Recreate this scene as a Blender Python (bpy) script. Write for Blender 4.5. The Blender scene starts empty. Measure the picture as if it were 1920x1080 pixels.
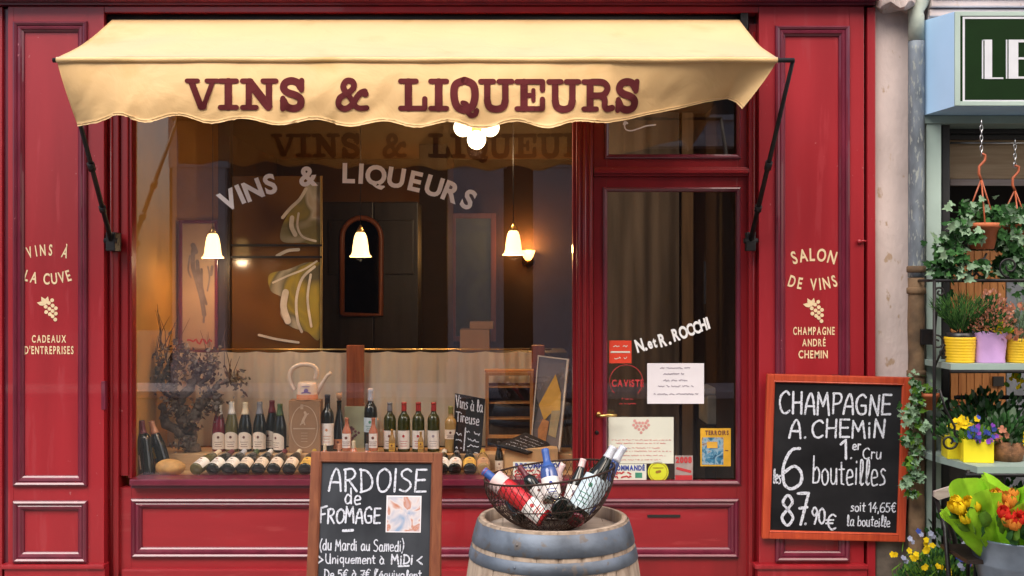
import bpy, bmesh, math, random
from mathutils import Vector, Matrix, noise as mnoise
C = bpy.context.scene.collection
SC = bpy.context.scene
RND = random.Random(7)
PI = math.pi
# ------------------------------------------------------------------ camera, sky, sun, exposure
F, DC, EYE = 2050.0, 6.4, 1.79
cd = bpy.data.cameras.new('camera'); cam = bpy.data.objects.new('camera', cd); C.objects.link(cam)
cam.location = (0, -DC, EYE); cam.rotation_euler = (PI/2, 0, 0)
cd.sensor_width = 36; cd.lens = 36*F/1920; cd.clip_start = .05; cd.clip_end = 500
SC.camera = cam
w = bpy.data.worlds.new('World'); SC.world = w; w.use_nodes = True
wn = w.node_tree; bg = wn.nodes['Background']
sky = wn.nodes.new('ShaderNodeTexSky'); sky.sky_type = 'NISHITA'; sky.sun_disc = False
SUN_EL, SUN_AZ = math.radians(48), math.radians(-38)       # azimuth measured from behind the camera, towards the left
sky.sun_elevation = SUN_EL; sky.sun_rotation = PI - SUN_AZ*-1; sky.air_density = 1.0; sky.dust_density = 5.0; sky.ozone_density = .6
wn.links.new(sky.outputs[0], bg.inputs[0]); bg.inputs[1].default_value = .15
sl = bpy.data.lights.new('sun', 'SUN'); so = bpy.data.objects.new('sun', sl); C.objects.link(so)
sl.energy = 2.5; sl.angle = math.radians(36); sl.color = (1, .93, .84)
sd = Vector((math.sin(SUN_AZ)*math.cos(SUN_EL), -math.cos(SUN_AZ)*math.cos(SUN_EL), math.sin(SUN_EL)))
so.rotation_euler = sd.to_track_quat('Z', 'Y').to_euler(); so.location = sd*20
SC.view_settings.view_transform = 'Standard'; SC.view_settings.look = 'None'
SC.view_settings.exposure = .58; SC.view_settings.gamma = 1
SC.render.engine = 'CYCLES'
SC.cycles.use_denoising = True; SC.cycles.max_bounces = 10; SC.cycles.transparent_max_bounces = 24
SC.cycles.sample_clamp_indirect = 6; SC.cycles.caustics_reflective = False; SC.cycles.caustics_refractive = False

def W(px, py, y=0.0):
    d = DC + y
    return Vector(((px-960)/F*d, y, EYE - (py-540)/F*d))
def X(px, y=0.0): return (px-960)/F*(DC+y)
def Z(py, y=0.0): return EYE - (py-540)/F*(DC+y)

# ------------------------------------------------------------------ materials
def newmat(name):
    m = bpy.data.materials.new(name); m.use_nodes = True
    nt = m.node_tree; return m, nt, nt.nodes['Principled BSDF']
def hexc(c): return (c[0], c[1], c[2], 1)
def mat(name, col, rough=.5, metal=0, var=.18, scale=9, bump=.0, bscale=60, stretch=(1,1,1), col2=None, spots=0, coat=0, spec=.5, spotcol=None, chips=None):
    m, nt, b = newmat(name); L = nt.links
    tc = nt.nodes.new('ShaderNodeTexCoord'); mp = nt.nodes.new('ShaderNodeMapping'); mp.inputs['Scale'].default_value = stretch
    L.new(tc.outputs['Object'], mp.inputs[0])
    n = nt.nodes.new('ShaderNodeTexNoise'); n.inputs['Scale'].default_value = scale; n.inputs['Detail'].default_value = 6
    L.new(mp.outputs[0], n.inputs['Vector'])
    rp = nt.nodes.new('ShaderNodeValToRGB'); L.new(n.outputs['Fac'], rp.inputs[0])
    c2 = col2 or [x*(1+var) for x in col]
    rp.color_ramp.elements[0].position = .32; rp.color_ramp.elements[1].position = .68
    rp.color_ramp.elements[0].color = hexc([x*(1-var) for x in col]); rp.color_ramp.elements[1].color = hexc(c2)
    out = rp.outputs[0]
    if spots:
        n2 = nt.nodes.new('ShaderNodeTexNoise'); n2.inputs['Scale'].default_value = scale*3.7; n2.inputs['Detail'].default_value = 8
        L.new(mp.outputs[0], n2.inputs['Vector'])
        r2 = nt.nodes.new('ShaderNodeValToRGB'); L.new(n2.outputs['Fac'], r2.inputs[0])
        r2.color_ramp.elements[0].position = .72-spots; r2.color_ramp.elements[1].position = .78-spots
        mx = nt.nodes.new('ShaderNodeMixRGB'); L.new(r2.outputs[0], mx.inputs[0]); L.new(out, mx.inputs[1])
        mx.inputs[2].default_value = hexc(spotcol or [x*.45 for x in col]); out = mx.outputs[0]
    if chips:
        n3 = nt.nodes.new('ShaderNodeTexNoise'); n3.inputs['Scale'].default_value = 38; n3.inputs['Detail'].default_value = 3; L.new(tc.outputs['Object'], n3.inputs['Vector'])
        n4 = nt.nodes.new('ShaderNodeTexNoise'); n4.inputs['Scale'].default_value = 2.3; L.new(tc.outputs['Object'], n4.inputs['Vector'])
        ad = nt.nodes.new('ShaderNodeMath'); ad.operation = 'MULTIPLY_ADD'; L.new(n4.outputs['Fac'], ad.inputs[0]); ad.inputs[1].default_value = .42; L.new(n3.outputs['Fac'], ad.inputs[2])
        r3 = nt.nodes.new('ShaderNodeValToRGB'); r3.color_ramp.elements[0].position = .985; r3.color_ramp.elements[1].position = 1.0; L.new(ad.outputs[0], r3.inputs[0])
        mx3 = nt.nodes.new('ShaderNodeMixRGB'); L.new(r3.outputs[0], mx3.inputs[0]); L.new(out, mx3.inputs[1]); mx3.inputs[2].default_value = hexc(chips); out = mx3.outputs[0]
    L.new(out, b.inputs['Base Color'])
    mr = nt.nodes.new('ShaderNodeMapRange'); L.new(n.outputs['Fac'], mr.inputs[0])
    mr.inputs[3].default_value = max(.02, rough*.8); mr.inputs[4].default_value = min(1, rough*1.25)
    L.new(mr.outputs[0], b.inputs['Roughness'])
    b.inputs['Metallic'].default_value = metal; b.inputs['Coat Weight'].default_value = coat; b.inputs['Specular IOR Level'].default_value = spec
    if bump:
        nb = nt.nodes.new('ShaderNodeTexNoise'); nb.inputs['Scale'].default_value = bscale; nb.inputs['Detail'].default_value = 5
        L.new(mp.outputs[0], nb.inputs['Vector'])
        bp = nt.nodes.new('ShaderNodeBump'); bp.inputs['Strength'].default_value = bump; bp.inputs['Distance'].default_value = .01
        L.new(nb.outputs['Fac'], bp.inputs['Height']); L.new(bp.outputs[0], b.inputs['Normal'])
    return m
def wood(name, c1, c2, rough=.5, scale=3, axis='Z', coat=0):
    m, nt, b = newmat(name); L = nt.links
    tc = nt.nodes.new('ShaderNodeTexCoord'); mp = nt.nodes.new('ShaderNodeMapping')
    s = {'Z': (14, 14, .9), 'X': (.9, 14, 14), 'Y': (14, .9, 14)}[axis]; mp.inputs['Scale'].default_value = s
    L.new(tc.outputs['Object'], mp.inputs[0])
    n = nt.nodes.new('ShaderNodeTexNoise'); n.inputs['Scale'].default_value = scale; n.inputs['Detail'].default_value = 8; n.inputs['Distortion'].default_value = .6
    L.new(mp.outputs[0], n.inputs['Vector'])
    rp = nt.nodes.new('ShaderNodeValToRGB'); rp.color_ramp.elements[0].position = .3; rp.color_ramp.elements[1].position = .7
    rp.color_ramp.elements[0].color = hexc(c1); rp.color_ramp.elements[1].color = hexc(c2)
    L.new(n.outputs['Fac'], rp.inputs[0]); L.new(rp.outputs[0], b.inputs['Base Color'])
    b.inputs['Roughness'].default_value = rough; b.inputs['Coat Weight'].default_value = coat
    bp = nt.nodes.new('ShaderNodeBump'); bp.inputs['Strength'].default_value = .25; bp.inputs['Distance'].default_value = .004
    L.new(n.outputs['Fac'], bp.inputs['Height']); L.new(bp.outputs[0], b.inputs['Normal'])
    return m
def glass_mat(name, refl=.055, tint=(1,1,1)):
    m, nt, b = newmat(name); L = nt.links; nt.nodes.remove(b)
    out = nt.nodes['Material Output']
    t = nt.nodes.new('ShaderNodeBsdfTransparent'); t.inputs[0].default_value = hexc(tint)
    g = nt.nodes.new('ShaderNodeBsdfGlossy'); g.inputs['Roughness'].default_value = .0
    lw = nt.nodes.new('ShaderNodeLayerWeight'); lw.inputs[0].default_value = .5
    pw = nt.nodes.new('ShaderNodeMath'); pw.operation = 'POWER'; L.new(lw.outputs['Facing'], pw.inputs[0]); pw.inputs[1].default_value = 5
    mr = nt.nodes.new('ShaderNodeMapRange'); L.new(pw.outputs[0], mr.inputs[0]); mr.inputs[3].default_value = refl; mr.inputs[4].default_value = .95
    mx = nt.nodes.new('ShaderNodeMixShader'); L.new(mr.outputs[0], mx.inputs[0]); L.new(t.outputs[0], mx.inputs[1]); L.new(g.outputs[0], mx.inputs[2])
    L.new(mx.outputs[0], out.inputs[0]); return m
def emit(name, col, st, col2=None):
    m, nt, b = newmat(name); b.inputs['Base Color'].default_value = hexc(col); b.inputs['Roughness'].default_value = .4
    b.inputs['Emission Color'].default_value = hexc(col); b.inputs['Emission Strength'].default_value = st
    return m
def cloth_mat(name, col, trans=.35, var=.06, col2=None, stains=None, weave=350, scale=2.2, gloss=0):
    m, nt, b = newmat(name); L = nt.links; nt.nodes.remove(b); out = nt.nodes['Material Output']
    tc = nt.nodes.new('ShaderNodeTexCoord')
    n = nt.nodes.new('ShaderNodeTexNoise'); n.inputs['Scale'].default_value = scale; n.inputs['Detail'].default_value = 5; L.new(tc.outputs['Object'], n.inputs['Vector'])
    rp = nt.nodes.new('ShaderNodeValToRGB'); L.new(n.outputs['Fac'], rp.inputs[0])
    rp.color_ramp.elements[0].position = .3; rp.color_ramp.elements[1].position = .7
    rp.color_ramp.elements[0].color = hexc([x*(1-var) for x in col]); rp.color_ramp.elements[1].color = hexc(col2 or [min(1, x*(1+var)) for x in col])
    c = rp.outputs[0]
    if stains:
        n2 = nt.nodes.new('ShaderNodeTexNoise'); n2.inputs['Scale'].default_value = 3.1; n2.inputs['Detail'].default_value = 3; L.new(tc.outputs['Object'], n2.inputs['Vector'])
        r2 = nt.nodes.new('ShaderNodeValToRGB'); r2.color_ramp.elements[0].position = .58; r2.color_ramp.elements[1].position = .8; L.new(n2.outputs['Fac'], r2.inputs[0])
        mx0 = nt.nodes.new('ShaderNodeMixRGB'); L.new(r2.outputs[0], mx0.inputs[0]); L.new(c, mx0.inputs[1]); mx0.inputs[2].default_value = hexc(stains); c = mx0.outputs[0]
    d = nt.nodes.new('ShaderNodeBsdfDiffuse'); t = nt.nodes.new('ShaderNodeBsdfTranslucent')
    L.new(c, d.inputs[0]); L.new(c, t.inputs[0])
    nb = nt.nodes.new('ShaderNodeTexNoise'); nb.inputs['Scale'].default_value = weave; L.new(tc.outputs['Object'], nb.inputs['Vector'])
    bp = nt.nodes.new('ShaderNodeBump'); bp.inputs['Strength'].default_value = .12; bp.inputs['Distance'].default_value = .003
    L.new(nb.outputs['Fac'], bp.inputs['Height']); L.new(bp.outputs[0], d.inputs['Normal'])
    mx = nt.nodes.new('ShaderNodeMixShader'); mx.inputs[0].default_value = trans
    L.new(d.outputs[0], mx.inputs[1]); L.new(t.outputs[0], mx.inputs[2]); sh = mx.outputs[0]
    if gloss:
        g = nt.nodes.new('ShaderNodeBsdfGlossy'); g.inputs['Roughness'].default_value = .55; lw = nt.nodes.new('ShaderNodeLayerWeight'); lw.inputs[0].default_value = .5; pw = nt.nodes.new('ShaderNodeMath'); pw.operation = 'POWER'; L.new(lw.outputs['Facing'], pw.inputs[0]); pw.inputs[1].default_value = 3; fr = nt.nodes.new('ShaderNodeMapRange'); L.new(pw.outputs[0], fr.inputs[0]); fr.inputs[3].default_value = .03; fr.inputs[4].default_value = .55
        L.new(bp.outputs[0], g.inputs['Normal']); m2 = nt.nodes.new('ShaderNodeMixShader'); L.new(fr.outputs[0], m2.inputs[0]); L.new(sh, m2.inputs[1]); L.new(g.outputs[0], m2.inputs[2]); sh = m2.outputs[0]
        nb2 = nt.nodes.new('ShaderNodeTexNoise'); nb2.inputs['Scale'].default_value = 5; nb2.inputs['Detail'].default_value = 5; nb2.inputs['Distortion'].default_value = .8; L.new(tc.outputs['Object'], nb2.inputs['Vector'])
        bp2 = nt.nodes.new('ShaderNodeBump'); bp2.inputs['Strength'].default_value = .35; bp2.inputs['Distance'].default_value = .03; L.new(nb2.outputs['Fac'], bp2.inputs['Height']); L.new(bp2.outputs[0], bp.inputs['Normal'])
    L.new(sh, out.inputs[0]); return m
def leaf_mat(name, col, trans=.25):
    m = cloth_mat(name, col, trans, .25, scale=25, weave=80); return m
def art(name, stops, scale=3, dist=3, kind='WAVE', rough=.35):
    """a printed picture: smooth bands of colour (wave) or soft blobs (noise)"""
    m, nt, b = newmat(name); L = nt.links
    tc = nt.nodes.new('ShaderNodeTexCoord')
    if kind == 'WAVE':
        n = nt.nodes.new('ShaderNodeTexWave'); n.inputs['Scale'].default_value = scale; n.inputs['Distortion'].default_value = dist; n.inputs['Detail'].default_value = 2; n.inputs['Detail Scale'].default_value = .8
    else:
        n = nt.nodes.new('ShaderNodeTexNoise'); n.inputs['Scale'].default_value = scale; n.inputs['Distortion'].default_value = dist
    L.new(tc.outputs['Object'], n.inputs['Vector'])
    rp = nt.nodes.new('ShaderNodeValToRGB'); L.new(n.outputs['Fac'], rp.inputs[0])
    e = rp.color_ramp.elements
    while len(e) < len(stops): e.new(.5)
    for i, (p, c) in enumerate(stops): e[i].position = p; e[i].color = hexc(c)
    L.new(rp.outputs[0], b.inputs['Base Color']); b.inputs['Roughness'].default_value = rough
    return m

M = {}
RED = (.305, .011, .018)
M['red'] = mat('red_paint', RED, .38, coat=.4, chips=(.40, .13, .13), var=.13, scale=5, bump=.10, bscale=26, stretch=(1, 1, .12), spots=.13, spotcol=(.335, .022, .030))
M['red_trim'] = mat('maroon_trim_paint', (.135, .012, .030), .30, coat=.6, chips=(.36, .12, .14), var=.18, scale=10, bump=.08, bscale=30, stretch=(1, 1, .4))
M['red_dark'] = mat('deep_red_paint', (.235, .008, .012), .34, coat=.35, chips=(.34, .09, .09), var=.15, scale=6, bump=.10, bscale=30, stretch=(1, 1, .15))
M['bulk'] = mat('bulkhead_red_paint', (.28, .011, .017), .40, coat=.35, chips=(.38, .12, .12), var=.18, scale=5, bump=.14, bscale=24, stretch=(.2, 1, 1), spots=.12, spotcol=(.31, .026, .030))
M['canvas'] = cloth_mat('awning_canvas', (.84, .555, .26), .14, .06, stains=(.66, .42, .15), gloss=1)
M['plum'] = cloth_mat('plum_paint', (.12, .026, .028), .06, .15)
M['iron'] = mat('black_iron', (.012, .010, .011), .45, .3, bump=.2, bscale=70)
M['cream_paint'] = mat('cream_sign_paint', (.78, .60, .36), .5, var=.08, scale=40)
M['white_vinyl'] = mat('white_vinyl', (.92, .88, .88), .45, var=.05, scale=20)
M['white_vinyl2'] = mat('bright_white_vinyl', (.9, .9, .9), .45, var=.03, scale=20)
M['glass'] = glass_mat('window_glass', .072)
M['door_glass'] = glass_mat('door_glass', .075)
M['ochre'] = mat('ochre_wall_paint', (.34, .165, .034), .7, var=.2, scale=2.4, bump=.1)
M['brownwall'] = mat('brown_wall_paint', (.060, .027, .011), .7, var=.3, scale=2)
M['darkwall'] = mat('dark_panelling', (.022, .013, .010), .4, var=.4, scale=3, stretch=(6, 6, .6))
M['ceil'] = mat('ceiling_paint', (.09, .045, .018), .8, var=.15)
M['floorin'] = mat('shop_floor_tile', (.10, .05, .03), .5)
M['pine'] = wood('pale_pine', (.46, .27, .12), (.58, .37, .19), axis='X')
M['post'] = wood('stained_post_wood', (.20, .050, .016), (.30, .085, .028), .4)
M['oakframe'] = wood('honey_oak', (.38, .15, .036), (.52, .24, .07), .4)
M['framewood'] = wood('easel_frame_wood', (.15, .040, .017), (.25, .082, .033), .5)
M['framered'] = wood('orange_red_frame_wood', (.36, .038, .014), (.50, .070, .022), .45)
M['plank'] = wood('plank_wall', (.20, .13, .085), (.34, .22, .13), .6, scale=2)
M['orangewood'] = wood('orange_door_wood', (.30, .10, .022), (.42, .17, .045), .5)
M['slate'] = mat('chalkboard_slate', (.026, .029, .036), .75, spec=.2, var=.3, scale=3.2, bump=.05, col2=(.062, .068, .080), stretch=(1, 1, .6))
M['slate_black'] = mat('black_chalkboard', (.009, .009, .011), .75, spec=.15, var=.35, scale=3.0, bump=.05, col2=(.022, .022, .025), stretch=(.6, 1, 1))
def chalk_mat():
    m, nt, b = newmat('chalk'); L = nt.links
    tc = nt.nodes.new('ShaderNodeTexCoord'); n = nt.nodes.new('ShaderNodeTexNoise'); n.inputs['Scale'].default_value = 110; n.inputs['Detail'].default_value = 5
    L.new(tc.outputs['Object'], n.inputs['Vector'])
    rp = nt.nodes.new('ShaderNodeValToRGB'); rp.color_ramp.elements[0].position = .32; rp.color_ramp.elements[1].position = .47
    rp.color_ramp.elements[0].color = (.20, .20, .23, 1); rp.color_ramp.elements[1].color = (.62, .64, .72, 1)
    L.new(n.outputs['Fac'], rp.inputs[0]); L.new(rp.outputs[0], b.inputs['Base Color']); b.inputs['Roughness'].default_value = .95
    return m
M['chalk'] = chalk_mat()
M['curtain'] = cloth_mat('linen_curtain', (.93, .80, .62), .42, .08, weave=500)
M['brass'] = mat('brass', (.62, .42, .14), .3, 1, var=.1)
M['steel'] = mat('silver_metal', (.55, .55, .56), .3, 1, var=.1)
M['lamp_glass'] = emit('lit_lamp_glass', (1, .62, .24), 2.6)
M['globe'] = emit('lit_globe_glass', (1, .80, .52), 3.2)
M['sconce'] = emit('lit_sconce_glass', (1, .48, .12), 5)
M['plaster'] = mat('old_pink_plaster', (.55, .45, .42), .9, var=.14, scale=4.5, bump=.5, bscale=34, stretch=(1, 1, .6), spots=.10, spotcol=(.40, .28, .19))
M['stone'] = mat('rough_dirty_stone', (.11, .085, .065), .95, var=.5, scale=7, bump=.9, bscale=12)
M['pipe'] = mat('peeling_pipe_paint', (.15, .175, .205), .6, .1, var=.4, scale=17, bump=.4, bscale=25, stretch=(1, 1, .3), spots=.15, spotcol=(.30, .32, .30))
M['pipe_green'] = mat('pale_green_pipe_paint', (.42, .47, .40), .6, 0, var=.2, scale=8, bump=.3, bscale=25, spots=.02, spotcol=(.25, .13, .06))
M['pipe_rust'] = mat('rusted_pipe', (.14, .085, .045), .8, 0, var=.5, scale=9, bump=.5, bscale=30)
M['skyblue'] = mat('pale_blue_sign_paint', (.44, .66, .92), .4, var=.05, scale=3)
M['celadon'] = mat('celadon_paint', (.38, .48, .43), .45, var=.08, scale=4, bump=.05)
M['celadon_d'] = mat('grey_green_paint', (.26, .34, .31), .5, var=.1, scale=4)
M['deepgreen'] = mat('dark_green_sign_panel', (.005, .022, .004), .6, spec=.12, var=.1)
M['silverpaint'] = mat('silver_sign_paint', (.62, .63, .68), .4, var=.05)
M['shutter'] = mat('dark_shutter', (.018, .018, .020), .5)
M['beigepanel'] = wood('beige_board', (.42, .28, .16), (.56, .40, .25), .6, axis='X')
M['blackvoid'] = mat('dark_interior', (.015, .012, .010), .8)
M['terra'] = mat('terracotta', (.45, .12, .045), .75, var=.15, scale=12, bump=.1)
M['orangeplastic'] = mat('orange_plastic', (.42, .10, .04), .4, var=.05)
M['yellow'] = mat('yellow_pot', (.80, .50, .015), .5, var=.08)
M['yellowbright'] = mat('bright_yellow_pot', (.80, .66, .02), .45, var=.05)
M['lilac'] = mat('lilac_paper_bag', (.50, .30, .58), .6, var=.15, scale=6, bump=.5, bscale=9)
M['wicker'] = mat('brown_wicker', (.20, .09, .04), .8, var=.4, scale=30, bump=.8, bscale=50)
M['soil'] = mat('potting_soil', (.03, .02, .014), .95, bump=.6)
M['zinc'] = mat('zinc', (.27, .34, .44), .34, .8, var=.2, scale=8)
M['greywood'] = wood('weathered_grey_wood', (.26, .20, .18), (.40, .33, .31), .7, axis='X')
M['barrelwood'] = wood('weathered_barrel_oak', (.27, .19, .135), (.50, .385, .29), .75, scale=2.4)
M['barrelhead'] = wood('weathered_barrel_head', (.36, .28, .22), (.50, .41, .34), .8, scale=2.4, axis='X')
M['hoop'] = mat('galvanised_hoop', (.15, .175, .215), .55, .55, var=.35, scale=7, bump=.2, bscale=30, spots=.13, spotcol=(.17, .15, .14))
M['wire'] = mat('rusty_wire', (.045, .022, .016), .6, .5, var=.3)
M['ivy1'] = leaf_mat('ivy_green', (.06, .16, .05)); M['ivy2'] = leaf_mat('ivy_grey_green', (.27, .40, .26)); M['ivy3'] = leaf_mat('fresh_leaf_green', (.14, .28, .04))
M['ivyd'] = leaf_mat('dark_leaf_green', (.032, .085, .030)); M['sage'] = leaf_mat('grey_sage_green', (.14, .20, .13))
M['rosemary'] = leaf_mat('needle_green', (.10, .23, .06)); M['stem'] = mat('plant_stem', (.07, .06, .03), .8)
M['pet_y'] = leaf_mat('yellow_petal', (.85, .58, .02), .3); M['pet_r'] = leaf_mat('red_petal', (.75, .045, .03), .3); M['pet_o'] = leaf_mat('orange_petal', (.85, .30, .05), .3)
M['pet_b'] = leaf_mat('blue_petal', (.06, .09, .36), .3); M['pet_v'] = leaf_mat('violet_petal', (.22, .06, .40), .3); M['pet_p'] = leaf_mat('salmon_petal', (.60, .25, .16), .3)
M['pet_l'] = leaf_mat('pale_blue_petal', (.42, .45, .62), .3)
M['tissue'] = cloth_mat('lime_tissue_paper', (.36, .68, .04), .45, .2, scale=14, weave=60)
M['cork'] = mat('cork', (.40, .22, .11), .8)
def bottle_glass(name, col, spec=.6, trans=0):
    m, nt, b = newmat(name); b.inputs['Base Color'].default_value = hexc(col); b.inputs['Roughness'].default_value = .06
    b.inputs['Transmission Weight'].default_value = trans; b.inputs['IOR'].default_value = 1.45; b.inputs['Coat Weight'].default_value = .5; return m
M['bg_dark'] = bottle_glass('black_green_glass', (.008, .010, .007)); M['bg_green'] = bottle_glass('olive_green_glass', (.035, .040, .010))
M['bg_olive'] = bottle_glass('pale_olive_glass', (.10, .085, .025)); M['bg_rose'] = bottle_glass('dark_rose_wine_glass', (.16, .012, .022))
M['bg_pink'] = bottle_glass('red_rose_wine_glass', (.50, .020, .025)); M['bg_white'] = bottle_glass('amber_white_wine_glass', (.36, .22, .075))
M['bg_salmon'] = bottle_glass('salmon_rose_wine_glass', (.46, .15, .075)); M['bg_blue'] = bottle_glass('blue_bottle_glass', (.045, .085, .26))
for k, c in dict(white=(.70, .66, .60), cream=(.66, .55, .38), grey=(.20, .20, .22), redcap=(.38, .03, .03), wine=(.12, .012, .02), blue=(.03, .09, .32), green=(.05, .09, .03),
                 silver=(.55, .56, .62), black=(.012, .012, .014), gold=(.55, .36, .06), pinkw=(.70, .50, .48), olive=(.22, .20, .05), orange=(.55, .24, .13)).items():
    M['cap_'+k] = mat('capsule_'+k, c, .4, .2 if k in ('silver', 'gold') else 0, var=.08)
for k, c in dict(cream=(.74, .62, .50), white=(.78, .74, .70), yellow=(.66, .40, .07), tan=(.45, .27, .15), pink=(.74, .52, .42), paleblue=(.55, .66, .72), rust=(.55, .22, .10)).items():
    M['lab_'+k] = mat('label_'+k, c, .6, var=.06, scale=30)
M['ink'] = mat('brown_ink', (.16, .05, .035), .6); M['ink_red'] = mat('red_ink', (.50, .035, .04), .6); M['ink_blue'] = mat('blue_ink', (.03, .06, .32), .6); M['ink_grey'] = mat('grey_ink', (.35, .30, .36), .6)
M['ink_black'] = mat('black_ink', (.02, .02, .02), .6); M['ink_green'] = mat('green_ink', (.05, .26, .16), .6)
M['paper'] = mat('white_paper', (.80, .76, .80), .7, var=.03); M['papercream'] = mat('cream_paper', (.68, .68, .58), .7, var=.03)
M['card'] = mat('brown_cardboard', (.30, .165, .085), .75, var=.08); M['card2'] = mat('tan_cardboard', (.55, .34, .16), .75, var=.08)
M['sticker_red'] = mat('red_sticker', (.72, .055, .022), .5, var=.04); M['sticker_yel'] = mat('yellow_sticker', (.62, .66, .03), .5, var=.04)
M['cream_enamel'] = mat('cream_enamel', (.72, .55, .42), .35, var=.05)
# ------------------------------------------------------------------ mesh building
WP = {}
class MB:
    def __init__(s): s.v = []; s.f = []; s.m = []; s.s = []
    def face(s, idx, mi=0, sm=False): s.f.append(idx); s.m.append(mi); s.s.append(sm)
    def quad(s, a, b, c, d, mi=0): n = len(s.v); s.v += [a, b, c, d]; s.face((n, n+1, n+2, n+3), mi)
    def box(s, x0, x1, y0, y1, z0, z1, bev=0, mi=0, mtx=None):
        bm = bmesh.new(); bmesh.ops.create_cube(bm, size=1)
        for v in bm.verts: v.co = Vector((x0+(v.co.x+.5)*(x1-x0), y0+(v.co.y+.5)*(y1-y0), z0+(v.co.z+.5)*(z1-z0)))
        if bev: bmesh.ops.bevel(bm, geom=bm.edges[:], offset=bev, segments=2, affect='EDGES', profile=.7)
        if mtx is not None: bmesh.ops.transform(bm, matrix=mtx, verts=bm.verts)
        s.addbm(bm, mi); return s
    def addbm(s, bm, mi=0, sm=False):
        n = len(s.v); bm.verts.index_update(); s.v += [v.co.copy() for v in bm.verts]
        for f in bm.faces: s.face(tuple(n+v.index for v in f.verts), mi, sm)
        bm.free()
    def sphere(s, c, r, seg=16, ring=10, mi=0, sc=(1, 1, 1)):
        bm = bmesh.new(); bmesh.ops.create_uvsphere(bm, u_segments=seg, v_segments=ring, radius=r)
        for v in bm.verts: v.co = Vector((v.co.x*sc[0]+c[0], v.co.y*sc[1]+c[1], v.co.z*sc[2]+c[2]))
        s.addbm(bm, mi, True); return s
    def lathe(s, prof, mtx=None, seg=24, mi=0, sm=True, cap=True, a0=0, a1=2*PI):
        """prof: (r, z) pairs, bottom to top"""
        full = abs(a1-a0-2*PI) < 1e-6; k = seg if full else seg+1; n = len(s.v)
        for r, z in prof:
            for i in range(k):
                a = a0+(a1-a0)*i/seg; p = Vector((r*math.cos(a), r*math.sin(a), z)); s.v.append(mtx@p if mtx is not None else p)
        for j in range(len(prof)-1):
            for i in range(seg):
                i2 = (i+1) % k; a, b, c, d = n+j*k+i, n+j*k+i2, n+(j+1)*k+i2, n+(j+1)*k+i; s.face((a, b, c, d), mi, sm)
        if cap and full:
            if prof[0][0] > 1e-5: s.face(tuple(n+i for i in reversed(range(k))), mi)
            if prof[-1][0] > 1e-5: s.face(tuple(n+(len(prof)-1)*k+i for i in range(k)), mi)
        return s
    def tube(s, pts, r, seg=8, mi=0, closed=False):
        pts = [Vector(p) for p in pts]; n = len(s.v); N = len(pts); up = None
        for i, p in enumerate(pts):
            a = pts[i-1] if (i > 0 or closed) else p; b = pts[(i+1) % N] if (i < N-1 or closed) else p
            t = (b-a).normalized() if (b-a).length > 1e-9 else Vector((0, 0, 1))
            if up is None: up = t.orthogonal().normalized()
            up = (up-t*up.dot(t)); up = up.normalized() if up.length > 1e-6 else t.orthogonal().normalized()
            side = t.cross(up); rr = r[i] if isinstance(r, (list, tuple)) else r
            for k in range(seg):
                q = 2*PI*k/seg; s.v.append(p+(up*math.cos(q)+side*math.sin(q))*rr)
        for i in range(N if closed else N-1):
            for k in range(seg):
                k2 = (k+1) % seg; i2 = (i+1) % N
                s.face((n+i*seg+k, n+i*seg+k2, n+i2*seg+k2, n+i2*seg+k), mi, True)
        if not closed:
            s.face(tuple(n+k for k in reversed(range(seg))), mi); s.face(tuple(n+(N-1)*seg+k for k in range(seg)), mi)
        return s
    def grid(s, fn, nu, nv, mi=0, sm=True, thick=0):
        def sheet(off, flip):
            n = len(s.v)
            for j in range(nv+1):
                for i in range(nu+1):
                    u, v = i/nu, j/nv; p = fn(u, v)
                    if off:
                        e = 1e-3; du = fn(min(1, u+e), v)-fn(max(0, u-e), v); dv = fn(u, min(1, v+e))-fn(u, max(0, v-e))
                        p = p+du.cross(dv).normalized()*off
                    s.v.append(p)
            for j in range(nv):
                for i in range(nu):
                    a = n+j*(nu+1)+i; q = (a, a+1, a+nu+2, a+nu+1); s.face(q[::-1] if flip else q, mi, sm)
            return n
        a = sheet(0, False)
        if thick:
            b = sheet(thick, True); k = nu+1
            for i in range(nu):
                s.face((a+i, a+i+1, b+i+1, b+i), mi); t = nv*k; s.face((a+t+i+1, a+t+i, b+t+i, b+t+i+1), mi)
            for j in range(nv):
                s.face((a+(j+1)*k, a+j*k, b+j*k, b+(j+1)*k), mi); s.face((a+j*k+nu, a+(j+1)*k+nu, b+(j+1)*k+nu, b+j*k+nu), mi)
        return s
    def prism(s, poly, y0, y1, mi=0):
        """poly in (x, z), extruded along y"""
        n = len(s.v); k = len(poly); s.v += [Vector((x, y0, z)) for x, z in poly]+[Vector((x, y1, z)) for x, z in poly]
        s.face(tuple(n+i for i in range(k)), mi); s.face(tuple(n+k+i for i in reversed(range(k))), mi)
        for i in range(k): j = (i+1) % k; s.face((n+j, n+i, n+k+i, n+k+j), mi)
        return s
    def moulding(s, x0, x1, z0, z1, y, prof, mi=0):
        """mitred rectangular frame; prof: (inset, protrusion towards the street)"""
        n = len(s.v); k = len(prof)
        for (cx, cz, sx, sz) in ((x0, z0, 1, 1), (x1, z0, -1, 1), (x1, z1, -1, -1), (x0, z1, 1, -1)):
            for d, p in prof: s.v.append(Vector((cx+sx*d, y-p, cz+sz*d)))
        for c in range(4):
            c2 = (c+1) % 4
            for i in range(k-1): s.face((n+c*k+i, n+c2*k+i, n+c2*k+i+1, n+c*k+i+1), mi)
        return s
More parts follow.
